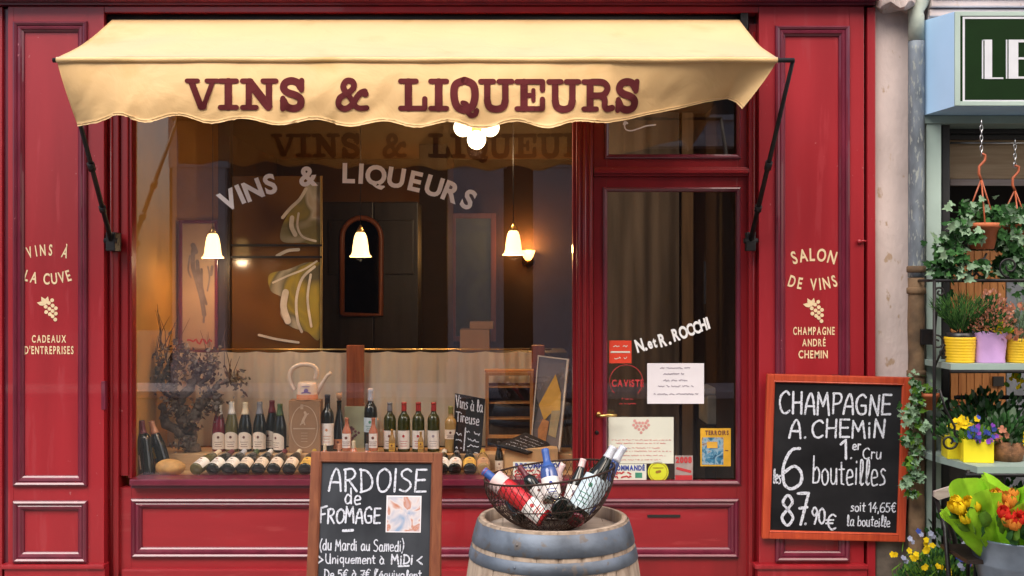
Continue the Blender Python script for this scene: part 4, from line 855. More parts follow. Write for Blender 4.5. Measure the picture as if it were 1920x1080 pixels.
# low row behind the easel: only the necks show
for px, cap, g_ in ((609, 'cap_cream', 'with cream capsule'), (636, 'cap_orange', 'with copper capsule'), (663, 'cap_cream', 'with cream capsule and pale shoulder'), (688, 'cap_grey', 'with grey green capsule')):
    k = {'609': 'leftmost', '636': 'second', '663': 'third', '688': 'rightmost'}[str(px)]
    bottle('bordeaux', 'bg_salmon', cap, None, (X(px, .30), .30, LZ1), 'rose bottle '+g_+' peeping over the easel board, '+k+' of four', 'rose bottles behind the easel board', sc=.62 if px != 663 else .68, neck=.235)
# lying bottles
def lying(px, lab, glass, cap, label, em='ink', dx=0):
    r = .040; tilt = math.radians(14); y0 = .20
    ax = Vector((dx, math.cos(tilt), math.sin(tilt)))
    o = bottle('burgundy', glass, cap, lab, (X(px, y0), y0, LZ1+r*math.cos(tilt)+.002), label, GLY, axis=ax, lz=(.016, .108), emblem=em, span=80)
    # turn label upwards
    q = ax.normalized().to_track_quat('Z', 'Y').to_matrix().to_4x4()
    up = q.inverted()@Vector((0, 0, 1)); ang = math.atan2(up.y, up.x)+PI/2
    o.matrix_world = Matrix.Translation(o.matrix_world.translation)@q@Matrix.Rotation(ang, 4, 'Z')
lying(366, 'lab_white', 'bg_olive', 'cap_cream', 'lying olive bottle with white label next to the tan gourd', dx=.25)
lying(397, 'lab_white', 'bg_dark', 'cap_wine', 'lying black bottle with white label, second from the tan gourd', dx=.18)
lying(426, 'lab_paper' if 'lab_paper' in M else 'lab_white', 'bg_dark', 'cap_silver', 'lying black bottle with crested white label, third from the tan gourd', 'ink_black', dx=.12)
lying(454, 'lab_cream', 'bg_dark', 'cap_green', 'lying black bottle with cream label and green capsule, fourth from the tan gourd', dx=.08)
lying(483, 'lab_cream', 'bg_dark', 'cap_white', 'lying black bottle with cream label and white capsule, fifth from the tan gourd', dx=.06)
lying(512, 'lab_cream', 'bg_dark', 'cap_wine', 'lying black bottle with cream label and wine red capsule, sixth from the tan gourd', dx=.04)
lying(541, 'lab_cream', 'bg_dark', 'cap_cream', 'lying black bottle with cream label and cream capsule, seventh from the tan gourd', dx=.04)
lying(571, 'lab_yellow', 'bg_dark', 'cap_gold', 'lying black bottle with yellow label at the left edge of the easel board', dx=.03)
lying(828, 'lab_white', 'bg_dark', 'cap_white', 'lying bottle with white label at the right edge of the easel board', dx=0)
lying(852.5, 'lab_white', 'bg_dark', 'cap_grey', 'lying black bottle with white label below the slate board', dx=0)
lying(881, 'lab_yellow', 'bg_dark', 'cap_black', 'lying black bottle with pale yellow label below the slate board corner', dx=-.05)
lying(907, 'lab_tan', 'bg_white', 'cap_gold', 'lying amber bottle half hidden by the wire basket', dx=-.05)
bottle('burgundy', 'bg_dark', 'cap_black', 'lab_cream', (X(936, .36), .36, LZ1-.005), 'dark bottle standing low before the wooden cabinet', sc=.66)
# two bottles leaning at far left
bottle('bordeaux', 'bg_dark', 'cap_wine', 'lab_cream', (X(278, .24), .24, LZ1+.004), 'black bottle with wine red capsule leaning in the left window corner', 'bottles leaning in the window corner', axis=(-.16, .10, 1), sc=1.12, lz=(.035, .115), emblem='ink_red', spin=10)
bottle('burgundy', 'bg_dark', 'cap_orange', 'lab_yellow', (X(311, .34), .34, LZ1+.004), 'black bottle with yellow label leaning behind the tan gourd', 'bottles leaning in the window corner', axis=(-.30, .04, 1), sc=1.10, lz=(.09, .155), spin=-5)
# gourd
b = MB(); bm = bmesh.new(); bmesh.ops.create_uvsphere(bm, u_segments=32, v_segments=18, radius=1)
cg = W(319, 880, .22)
for v in bm.verts:
    n_ = 1+.06*mnoise.noise(v.co*1.6)+.025*mnoise.noise(v.co*5); th = math.atan2(v.co.y, v.co.x)
    v.co = Vector((v.co.x*.092*n_, v.co.y*.065*n_, v.co.z*.052*n_*(1-.12*v.co.x)))+Vector((cg.x, .235, LZ1+.050))
b.addbm(bm, 0, True); tag(b.build('gourd', mat('tan_gourd_skin', (.46, .25, .075), .7, var=.3, scale=16, bump=.3, bscale=40, spots=-.02)), 'round tan gourd with rough skin in the lower left window corner', 'gourd')
# dried vine stump
def stump():
    r = random.Random(4); e = empty('vine_stump', W(360, 862, .55), 'gnarled grey vine stump with dried twigs and withered leaves', 'vine stump')
    b = MB()
    def limb(pts, r0, r1, wob=.012):
        P = [W(a, c_, y) for a, c_, y in pts]; Q = []
        for i in range(len(P)-1):
            for j in range(6): Q.append(P[i].lerp(P[i+1], j/6)+rv(r)*wob)
        Q.append(P[-1]); N = len(Q); b.tube(Q, [max(.002, (r0+(r1-r0)*i/(N-1))*(1+.35*(r.random()-.5))) for i in range(N)], 9)
    limb([(365, 862, .55), (352, 800, .56), (340, 770, .55), (322, 735, .55), (318, 690, .55), (335, 665, .55)], .046, .022, .022)
    limb([(355, 800, .55), (372, 765, .53), (395, 742, .52), (412, 752, .52)], .038, .024, .018)
    limb([(322, 735, .55), (300, 720, .56), (292, 690, .56)], .034, .016, .016)
    limb([(330, 760, .55), (362, 720, .53), (372, 690, .52), (358, 668, .53)], .032, .016, .016)
    limb([(395, 742, .52), (410, 720, .51), (432, 712, .5), (446, 708, .5), (462, 710, .5)], .022, .005, .006)
    limb([(372, 725, .52), (392, 705, .52), (396, 688, .52), (408, 682, .52)], .018, .012, .006)
    limb([(340, 820, .54), (310, 790, .55), (300, 760, .55)], .035, .02, .014)
    b.build('trunk', mat('grey_vine_bark', (.13, .095, .07), .95, var=.5, scale=14, bump=1, bscale=40, stretch=(1, 1, .5)), e)
    b = MB()
    for i in range(26):
        x, y0 = r.choice(((300, 690), (310, 680), (330, 680), (300, 650), (395, 690), (430, 712), (305, 660)))
        P = W(x+r.uniform(-8, 8), y0+r.uniform(-8, 10), .54); a = Vector((r.gauss(0, .25), r.gauss(0, .2), 1)).normalized(); L = r.uniform(.10, .30); q = P+a*L*.5+rv(r)*.02
        b.tube([P, q, P+a*L+rv(r)*.03], [.0035, .0025, .0012], 5)
    b.build('twig', mat('dry_twig', (.10, .045, .03), .8), e)
    b = MB()
    for i in range(620):
        x, y0 = r.choice(((300, 680), (345, 665), (330, 700), (398, 690), (305, 720), (372, 690), (440, 712), (325, 760), (355, 790), (380, 745), (345, 840), (395, 760)))
        p = W(x+r.gauss(0, 11), y0+r.gauss(0, 14), .50+r.gauss(0, .025)); leaf(b, p, rv(r), rv(r), r.uniform(.018, .045), r.choice(('oval', 'ivy')), r.randrange(3), .5)
    b.build('withered_leaves', [mat('withered_leaf', (.15, .10, .055), .9, var=.4), mat('withered_leaf_grey', (.19, .15, .12), .9, var=.3), mat('withered_leaf_brown', (.10, .05, .032), .9, var=.4)], e)
stump()
# ------------------------------------------------------------------ other window display things
def carton():
    y = .50; x0, x1, z1 = X(541, y), X(600, y), Z(751, y)
    e = empty('wine_carton', ((x0+x1)/2, y+.05, LZ2), 'brown wine carton with a pale oval and a rearing animal printed on it', 'carton')
    b = MB(); b.box(x0, x1, y, y+.11, LZ2+.001, z1, .003); o = b.build('box', 'card', e)
    m = facade_map(y-.0005); b = MB(); cx, cz = (x0+x1)/2, (LZ2+z1)/2; rx, rz = (x1-x0)*.42, (z1-LZ2)*.40
    strip(b, [(cx+rx*math.cos(a*PI/24), cz+rz*math.sin(a*PI/24)) for a in range(49)], .005, m)
    strip(b, crom([(cx-.012, cz+.025), (cx-.002, cz+.05), (cx+.010, cz+.075), (cx+.004, cz+.09)]), .016, m, 1); strip(b, [(cx+.006, cz+.07), (cx+.026, cz+.082)], .007, m, 2); strip(b, [(cx-.010, cz+.03), (cx-.024, cz+.012)], .008, m, 3); strip(b, [(cx-.004, cz+.035), (cx+.004, cz+.012)], .008, m, 4)
    strip(b, [(cx-rx*.8, cz-.012), (cx+rx*.8, cz-.012)], .008, m, 1)
    for i in range(4): strip(b, [(cx-.02, cz-.04-.018*i), (cx+.02, cz-.04-.018*i)], .003, m, 1)
    b.box(cx-.024, cx-.006, y-.002, y-.0006, z1-.055, z1-.025); b.build('print', mat('pale_tan_print', (.52, .36, .24), .7), o)
    # watering can on top
    s = (DC+y)/F; zc = z1
    w_ = empty('watering_can', (X(566, y), y+.06, z1), 'cream enamel watering can with a violet crest standing on the brown carton', 'watering can')
    c = Vector((X(573, y), y+.06, zc)); b = MB()
    pr = [(.066, .001), (.0675, .006), (.066, .04), (.062, .085), (.060, .105), (.054, .112)]
    b.lathe(pr, Matrix.Translation(c), 32)
    b.build('body', 'cream_enamel', w_)
    b = MB(); b.lathe([(.068, .004), (.0685, .012), (.0675, .036)], Matrix.Translation(c), 32, cap=False); b.build('orange_band', mat('orange_enamel', (.66, .25, .12), .4), w_)
    hp = [(550, 733), (543, 722), (540, 706), (545, 693), (558, 686), (572, 685), (585, 688), (591, 698), (588, 712)]
    b = MB(); P = crom([(X(a, y), Z(c_, y)) for a, c_ in hp], 5); b.tube([(x, y+.06, z) for x, z in P], .015, 12); b.build('handle', 'cream_enamel', w_)
    b = MB(); b.tube([W(592, 740, y+.06), W(602, 722, y+.06), W(614, 704, y+.06), W(621, 699, y+.06)], [.018, .014, .011, .013], 12); b.build('spout', 'cream_enamel', w_)
    m = lambda x, z, k=0: Vector((c.x+.0675*math.sin(x/.0675), c.y-.0675*math.cos(x/.0675)-.0008-k*.0002, z)); b = MB()
    n = len(b.v)
    for i in range(14): b.v.append(m(.004+.014*math.cos(i*PI/7), zc+.062+.014*math.sin(i*PI/7)))
    b.face(tuple(range(14))); strip(b, [(-.024, zc+.047), (.004, zc+.054), (.032, zc+.047)], .008, m, 1); strip(b, [(-.02, zc+.088), (.025, zc+.088)], .004, m, 1)
    b.build('crest', mat('violet_print', (.16, .10, .28), .6), w_)
carton()
b = MB(); x0, x1, y = X(646, .70), X(688, .70), .70
e = empty('picture_card', ((x0+x1)/2, y, LZ2), 'pale green picture card with purple grapes leaning against the left curtain post', 'picture card')
b = MB(); b.box(x0, x1, y, y+.008, LZ2, Z(762, y)); o = b.build('card', mat('pale_green_card', (.40, .42, .27), .6, var=.2, scale=8), e)
b = MB(); r_ = random.Random(2)
for i in range(22): c = Vector((x0+.05+r_.gauss(0, .018), y-.001, LZ2+.12+r_.gauss(0, .03))); n = len(b.v); b.v += [c+Vector((.009*math.cos(k*PI/5), -.0002*i, .009*math.sin(k*PI/5))) for k in range(10)]; b.face(tuple(range(n, n+10)))
b.build('printed_grapes', mat('purple_print', (.16, .06, .07), .6, var=.5, scale=20), o)
# slate with chalk writing
def slate_board(quad, y0, y1, name, label, th=.012):
    """quad of pixels TL, TR, BR, BL; top at depth y1, bottom at depth y0"""
    TL, TR, BR, BL = [W(p[0], p[1], y) for p, y in zip(quad, (y1, y1, y0, y0))]
    ux = (TR-TL+BR-BL)/2; uz = (TL-BL+TR-BR)/2; n = ux.cross(uz).normalized()
    e = empty(name, (BL+BR)/2, label, 'slate board'); b = MB()
    f = [TL, TR, BR, BL]; k = [p-n*th for p in f]; b.v += f+k
    b.f += [(3, 2, 1, 0), (4, 5, 6, 7)]+[(i, (i+1) % 4, 4+(i+1) % 4, 4+i) for i in range(4)]; b.m += [0]*6; b.s += [False]*6
    o = b.build('slate', 'slate_black', e)
    return e, o, (lambda x, z, kk=0: BL.lerp(BR, x).lerp(TL.lerp(TR, x), z)+n*(.0012+.00012*kk))
e, o, fn = slate_board(((853, 737), (910, 748), (901, 862), (850, 850)), .46, .56, 'slate_board', 'tilted black slate board with chalked words leaning before the wooden cabinet')
sx, sy = .18, .36; f2 = lambda x, z, k=0: fn(x/sx, z/sy, k); b = MB()
hand(b, 'Vins à la', f2, .008, .275, .068, .0075, .165, seed=2); hand(b, 'Tireuse', f2, .012, .195, .060, .0075, .145, seed=4)
for i, zz in enumerate((.145, .105, .065, .03)): scribble(b, f2, .09 if i else .075, .165, zz, .024, .005, 20+i)
strip(b, [(.072, .165), (.068, .03)], .007, f2)
for i, zz in enumerate((.12, .085, .04)): scribble(b, f2, .015, .055, zz, .018, .005, 40+i)
b.build('writing', 'chalk', o)
e, o, fn = slate_board(((986, 811), (1036, 833), (990, 850), (931, 834)), .30, .50, 'slate_board', 'black slate board lying on the tan carton covered in small chalk writing')
b = MB()
for i in range(5): scribble(b, fn, .14, .86, .82-.16*i, .07, .014, 60+i)
b.build('writing', 'chalk', o)
y = .34; b = MB(); b.box(X(946, y), X(1046, y), y, y+.22, LZ1+.001, Z(842, y), .003); b.box((X(946, y)+X(1046, y))/2-.025, (X(946, y)+X(1046, y))/2+.025, y-.0008, y+.2, LZ1+.1, Z(842, y)+.0008, 0)
tag(b.build('cardboard_box', 'card2'), 'tan cardboard box under the lying slate board', 'box')
# small wooden cabinet
def cabinet():
    y = .58; x0, x1, z0, z1 = X(910, y), X(1000, y), Z(822, y), Z(698, y); d = .14
    e = empty('display_cabinet', ((x0+x1)/2, y, LZ2), 'small honey coloured wooden cabinet with open shelves beside the framed picture', 'cabinet')
    b = MB(); frame2(b, x0, x1, z0, z1, y, y+.02, .022, .003); b.build('door_frame', 'oakframe', e)
    b = MB(); b.box(x0, x0+.012, y+.021, y+d, LZ2, z1); b.box(x1-.012, x1, y+.021, y+d, LZ2, z1); b.box(x0-.004, x1+.004, y+.0205, y+d, z1+.0005, z1+.012, .003); b.box(x0+.0125, x1-.0125, y+d-.006, y+d, LZ2, z1-.08); b.build('case', 'oakframe', e)
    for f_ in (.28, .52, .76):
        zz = z0+(z1-z0)*f_; b = MB(); b.box(x0+.013, x1-.013, y+.022, y+d-.007, zz, zz+.008); b.build('shelf', 'oakframe', e)
    b = MB(); b.box(x0+.0125, x1-.0125, y+d-.012, y+d-.0065, LZ2, z0+(z1-z0)*.76); b.build('back_panel', 'darkwall', e)
    b = MB(); b.box(x0, x1, y+.002, y+d, LZ2, LZ2+.02, .002); b.build('base', 'oakframe', e)
cabinet()
# leaning framed picture of cheese
def cheese_picture():
    TL, TR, BR, BL = W(1009, 666, .60), W(1067, 673, .52), W(1050, 848, .44), W(995, 836, .56); n = (TR-TL).cross(TL-BL).normalized()
    e = empty('framed_picture', (BL+BR)/2, 'white edged picture of a cheese wedge leaning in the right window corner', 'picture')
    f = lambda x, z, k=0: BL.lerp(BR, x).lerp(TL.lerp(TR, x), z)+n*k
    b = MB(); b.v += [f(0, 0, 0), f(1, 0, 0), f(1, 1, 0), f(0, 1, 0)]; b.f.append((0, 1, 2, 3)); b.m.append(0); b.s.append(False)
    b.v += [f(0, 0, -.01), f(1, 0, -.01), f(1, 1, -.01), f(0, 1, -.01)]; b.face((7, 6, 5, 4)); p = b.build('picture', art('dark_still_life', [(.2, (.05, .04, .04)), (.6, (.17, .14, .13)), (.9, (.10, .09, .09))], 2, 1, 'NOISE', .3), e)
    b = MB()
    for (a, c_, q, t) in ((0, 0, 1, .015), (0, .985, 1, 1), (0, .015, .035, .985), (.94, .015, 1, .985)):
        b2 = MB(); i = len(b.v); b.v += [f(a, c_, .006), f(q, c_, .006), f(q, t, .006), f(a, t, .006), f(a, c_, -.012), f(q, c_, -.012), f(q, t, -.012), f(a, t, -.012)]
        for q_ in ((0, 1, 2, 3), (7, 6, 5, 4), (0, 4, 5, 1), (1, 5, 6, 2), (2, 6, 7, 3), (3, 7, 4, 0)): b.face(tuple(i+j for j in q_))
    b.build('frame', mat('cream_frame', (.60, .53, .44), .5), e)
    def poly(pts, k):
        b = MB(); b.v += [f(x, z, k) for x, z in pts]; b.face(tuple(range(len(pts)))); return b
    poly([(.62, .82), (.85, .62), (.88, .42), (.60, .40), (.38, .30), (.16, .46)], .002).build('printed_cheese', mat('cheese_print', (.60, .33, .045), .5, var=.15), p)
    poly([(.60, .42), (.90, .44), (.82, .14), (.56, .16)], .003).build('printed_label', mat('khaki_print', (.34, .26, .13), .5, var=.2), p)
    poly([(.20, .20), (.34, .32), (.55, .30), (.50, .08), (.24, .06)], .0025).build('printed_bread', mat('brown_print', (.42, .17, .05), .5, var=.3, scale=20), p)
    poly([(.02, .15), (.16, .46), (.02, .56)], .002).build('printed_shadow', 'ink_black', p)
cheese_picture()
# ------------------------------------------------------------------ stickers and notices on the glass
def sheet(name, label, cat, px0, px1, py0, py1, y, m, th=.0012):
    b = MB(); b.box(X(px0, y), X(px1, y), y-th, y, Z(py1, y), Z(py0, y)); o = b.build(name, m); tag(o, label, cat); return o, facade_map(y-th)
YS = yd+.0295
o, f = sheet('sticker', 'square orange red sticker with white lines at the left edge of the door glass', 'sticker', 1142, 1184, 638.5, 681, YS, 'sticker_red')
b = MB(); scribble(b, f, X(1150, YS), X(1178, YS), Z(650, YS), .02, .0045, 3); strip(b, [(X(1146, YS), Z(660, YS)), (X(1180, YS), Z(660, YS))], .010, f); scribble(b, f, X(1152, YS), X(1176, YS), Z(671, YS), .018, .004, 9); b.build('print', 'papercream', o)
o, f = sheet('notice', 'white paper notice with violet typed lines taped inside the door glass', 'notice', 1213.5, 1320, 681, 757, YS, 'paper')
b = MB()
for i, (a, c_, py) in enumerate(((1238, 1294, 690), (1244, 1286, 701), (1244, 1290, 713), (1234, 1302, 724), (1226, 1310, 739))): scribble(b, f, X(a, YS), X(c_, YS), Z(py, YS), .013, .0052, 30+i)
b.build('print', 'ink_grey', o)
e = MB(); cx, cz, r_ = X(1174, YS), Z(715, YS), 31/F*(DC+YS); f = facade_map(YS)
strip(e, [(cx+r_*math.cos(i*PI/20), cz+r_*math.sin(i*PI/20)) for i in range(-5, 26)], .0035, f)
text(e, 'CAVISTE', f, X(1147, YS), X(1207, YS), Z(718, YS), .042, .03, .12)
for a, c_, py in ((1166, 1190, 748), (1162, 1196, 757)): scribble(e, f, X(a, YS), X(c_, YS), Z(py, YS), .010, .004, py)
tag(e.build('sticker', 'ink_red'), 'red line sticker reading CAVISTE on the door glass above the handle', 'sticker')
o, f = sheet('certificate', 'cream certificate with red grape emblem and red lines in the lower door glass', 'certificate', 1141, 1263, 782, 869, YS, 'papercream')
b = MB()
for i in range(16): x, z = X(1202+[-9, -3, 3, 9, -7, 0, 7, -4, 4, 0, -12, 12, -14, 14, -10, 10][i], YS), Z(793+[0, 0, 0, 0, 6, 6, 6, 12, 12, 18, -4, -4, 4, 4, 9, 9][i], YS); n = len(b.v); b.v += [f(x+.009*math.cos(k*PI/5), z+.009*math.sin(k*PI/5), i % 3) for k in range(10)]; b.face(tuple(range(n, n+10)))
b.build('emblem', mat('pale_red_print', (.62, .30, .27), .6), o)
b = MB()
for i, py in enumerate((825, 831, 840, 846, 854, 862)): scribble(b, f, X(1147+(i % 2)*8, YS), X(1258-(i % 3)*10, YS), Z(py, YS), .009, .0028, 80+i)
b.build('print', mat('faded_red_print', (.62, .18, .17), .6), o)
def reco(px0, px1, py0, py1, y, label, part_):
    o, f = sheet('sticker', label, 'sticker', px0, px1, py0, py1, y, 'papercream')
    b = MB(); text(b, 'RECOMMANDÉ', f, X(px0+4, y), X(px1-3, y), Z(py0+7, y), .030, .05, .1); b.build('lettering', 'ink_blue', o)
    b = MB()
    for k in range(2): scribble(b, f, X(px0+4, y), X(px0+(px1-px0)*.64, y), Z(py0+17+7*k, y), .02, .009, 90+k)
    b.build('red_print', 'ink_red', o)
    b = MB(); b.box(X(px0+(px1-px0)*.74, y), X(px0+(px1-px0)*.90, y), y-.002, y-.00125, Z(py1-4, y), Z(py0+16, y)); b.build('green_print', 'ink_green', o)
reco(1131, 1212, 870, 900, YS-.002, 'white sticker reading RECOMMANDÉ in blue in the bottom corner of the door glass', 1)
reco(962, 1055, 866, 897, yw+.018, 'white sticker reading RECOMMANDÉ in blue on the display window beside the basket', 0)
b = MB(); c = (X(1234, YS), Z(885, YS)); r_ = 19.5/F*(DC+YS); b.lathe([(r_, 0), (r_, .0012)], Matrix.Translation(Vector((c[0], YS, c[1])))@Matrix.Rotation(PI/2, 4, 'X'), 30, sm=False); o = b.build('sticker', 'sticker_yel'); tag(o, 'round lime yellow sticker at the bottom of the door glass', 'sticker')
b = MB(); f = facade_map(YS-.0012); strip(b, [(c[0]-.008, c[1]), (c[0]+.010, c[1]+.004)], .016, f); strip(b, [(c[0]-.03, c[1]+.025), (c[0]+.03, c[1]+.025)], .004, f); strip(b, [(c[0]+r_*.86*math.cos(i*PI/16), c[1]+r_*.86*math.sin(i*PI/16)) for i in range(33)], .003, f); b.build('print', mat('brown_sticker_print', (.30, .16, .02), .6), o)
o, f = sheet('leaflet', 'red and grey leaflet reading 2008 between the yellow sticker and the magazine', 'leaflet', 1265, 1299, 854, 901, YS, mat('grey_print_leaflet', (.34, .27, .25), .5, var=.3, scale=12))
b = MB(); b.box(X(1266, YS), X(1298, YS), YS-.0022, YS-.00125, Z(900, YS), Z(891, YS)); text(b, '2008', f, X(1267, YS), X(1297, YS), Z(862, YS), .034, .06, .08); strip(b, [(X(1270, YS), Z(878, YS)), (X(1294, YS), Z(884, YS))], .016, f); b.build('print', 'ink_red', o)
o, f = sheet('magazine', 'yellow bordered magazine with a blue sea cover standing in the door glass corner', 'magazine', 1313, 1370, 803, 874, YS, mat('orange_yellow_cover', (.66, .36, .03), .4), .004)
b = MB(); b.box(X(1316, YS), X(1356, YS), YS-.0052, YS-.0041, Z(871, YS), Z(820, YS)); p = b.build('cover_picture', art('sea_picture', [(.30, (.02, .06, .12)), (.45, (.05, .20, .33)), (.56, (.30, .42, .50)), (.70, (.25, .12, .06))], 22, 1.5, 'NOISE'), o)
b = MB(); b.box(X(1325, YS), X(1345, YS), YS-.0062, YS-.0054, Z(840, YS), Z(828, YS), .0002); b.build('printed_sun', mat('orange_print', (.70, .38, .05), .5), p)
b = MB(); text(b, 'TERROIRS', f, X(1322, YS), X(1366, YS), Z(811, YS), .026, .05, .14); scribble(b, f, X(1360, YS), X(1368, YS), Z(840, YS), .05, .006, 4); b.build('lettering', 'ink', o)
# ================================================================== ON THE PAVEMENT
def easel():
    y1, tilt = -1.16, math.radians(9); zt = Z(852, y1); x0, x1 = X(580, y1), X(826, y1)
    e = empty('easel_board', ((x0+x1)/2, y1-.10, 0), 'wood framed blackboard on the pavement announcing ARDOISE de FROMAGE before the window', 'blackboard')
    H = zt/math.cos(tilt)+.012; o0 = Vector(((x0+x1)/2, y1-H*math.sin(tilt), .0)); roll = Matrix.Rotation(math.radians(.6), 4, 'Y')
    T = Matrix.Translation(o0)@roll@Matrix.Rotation(-tilt, 4, 'X'); w2 = (x1-x0)/2
    def loc(mb): mb.v = [T@Vector(p) for p in mb.v]; return mb
    b = MB(); t = .044
    for a, c_ in ((-w2, -w2+t), (w2-t, w2)): b.box(a, c_, -.013, .016, .002, H, .005)
    b.box(-w2+t, w2-t, -.012, .015, H-t, H, .005); b.box(-w2+t, w2-t, -.012, .015, .12, .12+t, .005)
    b.moulding(-w2+t-.002, w2-t+.002, .12+t-.002, H-t+.002, -.010, [(0, 0), (.004, .003), (.009, -.002), (.012, -.014)])
    loc(b).build('frame', 'framewood', e)
    b = MB(); b.box(-w2+t+.0005, w2-t-.0005, .0, .008, .12+t, H-t); o = loc(b).build('board', 'slate', e)
    b = MB(); R2 = Matrix.Translation((0, .02, H-.03))@Matrix.Rotation(math.radians(22), 4, 'X')
    for a in (-w2+.01, w2-.05): b.box(a, a+.04, -.0, .02, -H+.02, 0, .004, mtx=R2)
    b.box(-w2+.05, w2-.05, 0, .02, -H+.2, -H+.24, .003, mtx=R2)
    b.v = [p if True else p for p in b.v]; loc(b); 
    b.build('rear_leg', 'framewood', e)
    s = (DC+y1)/F; m0 = lambda x, z, k=0: T@Vector((x, -.0012-k*.00012, z))
    cx = 702.5
    def f(px, pz, k=0): return m0((px-cx)*s*.985, H-(pz)*s*1.0, k)    # px = photo pixel column, pz = pixels below the top edge
    f2 = lambda x, z, k=0: f(x, -z, k)
    b = MB()
    def wr(*a, **k):
        q = MB(); hand(q, *a[1:], **k); q.build('writing', 'chalk', o)
    wr(b, 'ARDOISE', f2, 612, -(925-852), 40, 5.2, 190, seed=5, rise=-.00)
    wr(b, 'de', f2, 644, -(949-852), 27, 4.0, 33, seed=2); wr(b, 'FROMAGE', f2, 598, -(983-852), 27, 4.8, 117, seed=6)
    strip(b, [(643, -145), (661, -144)], 5, f2)
    wr(b, '(du Mardi au Samedi)', f2, 600, -(1033-852), 20, 3.0, 160, seed=7); wr(b, '>', f2, 597, -(1056-852), 17, 4.2, 12); wr(b, 'Uniquement à', f2, 612, -(1056-852), 16, 3.0, 112, seed=8); wr(b, 'MiDi', f2, 735, -(1056-852), 17, 4.0, 42, seed=9); wr(b, '<', f2, 783, -(1056-852), 17, 4.0, 12); strip(b, [(749, -208), (768, -207)], 3.4, f2)
    wr(b, "De 5€ à 7€ l'équivalent", f2, 610, -(1083-852), 16, 3.0, 184, seed=10)
    b.build('chalk_rule', 'chalk', o)
    # photo card
    ph = M['card_photo'] = art('pale_photo', [(.30, (.26, .36, .52)), (.42, (.52, .50, .56)), (.50, (.66, .60, .60)), (.57, (.50, .20, .12)), (.66, (.56, .42, .42))], 14, .8, 'NOISE', .4)
    def quad(px0, px1, p0, p1, k, name, m, par):
        b = MB(); b.v += [f2(px0, -p1, k), f2(px1, -p1, k), f2(px1, -p0, k), f2(px0, -p0, k)]; b.face((0, 1, 2, 3)); return b.build(name, m, par)
    p = quad(723, 789, 80, 147, 8, 'photo_card', 'paper', o); quad(725, 787, 82, 145, 12, 'photo_print', ph, p)
easel()
def price_board():
    y = -.045; s = (DC+y)/F; c = Vector((X(1567, y), y, Z(858.5, y))); T = Matrix.Translation(c)@Matrix.Rotation(math.radians(1.4), 4, 'Y')@Matrix.Rotation(math.radians(2), 4, 'X')
    e = empty('price_board', (c.x, y, Z(1015, y)), 'orange red framed blackboard hung on the right pilaster offering six bottles of champagne', 'blackboard')
    w2, h2, t = 134.5*s, 155*s, .041
    def loc(mb): mb.v = [T@Vector(p) for p in mb.v]; return mb
    b = MB(); frame2(b, -w2, w2, -h2, h2, -.016, .018, t, .007); b.moulding(-w2+t-.004, w2-t+.004, -h2+t-.004, h2-t+.004, -.014, [(0, 0), (.005, .003), (.010, -.003), (.013, -.013)]); loc(b).build('frame', 'framered', e)
    b = MB(); b.box(-w2+t-.001, w2-t+.001, -.003, .010, -h2+t-.001, h2-t+.001); o = loc(b).build('board', 'slate_black', e)
    b = MB(); b.box(-.03, .03, .0185, .040, h2-.02, h2+.0, .002); loc(b).build('hook', 'iron', e)
    f2 = lambda x, z, k=0: T@Vector(((x-1567)*s, -.0045-k*.00012, (858.5+z)*s)); b = MB()
    def wr(*a, **k):
        q = MB(); hand(q, *a[1:], **k); q.build('writing', 'chalk', o)
    wr(b, 'CHAMPAGNE', f2, 1458, -778, 39, 5.4, 212, seed=2, rise=0.02); wr(b, 'A.', f2, 1477, -823, 33, 5.4, 38, seed=5); wr(b, 'CHEMiN', f2, 1520, -820, 34, 5.2, 140, seed=4, rise=.01)
    wr(b, '1', f2, 1577, -861, 34, 6, 17, seed=2); wr(b, '.', f2, 1594, -858, 20, 5); wr(b, 'er', f2, 1597, -842, 17, 3.4, 17, seed=3); wr(b, 'Cru', f2, 1617, -858, 21, 3.2, 37, seed=4)
    wr(b, 'les', f2, 1451, -909, 28, 3.2, 15, seed=4); wr(b, '6', f2, 1466, -917, 76, 7.5, 46, seed=3); wr(b, 'bouteilles', f2, 1524, -909, 50, 4.0, 140, seed=6)
    wr(b, '87', f2, 1468, -987, 57, 7.0, 54, seed=3); wr(b, '.', f2, 1512, -984, 30, 6); wr(b, '90', f2, 1524, -984, 30, 4.8, 29, seed=5); wr(b, '€', f2, 1553, -993, 28, 4.6, 22, seed=3)
    wr(b, 'soit 14,65€', f2, 1598, -958, 18, 3.0, 86, seed=7); wr(b, 'la bouteille', f2, 1592, -986, 19, 2.8, 82, seed=8)
price_board()
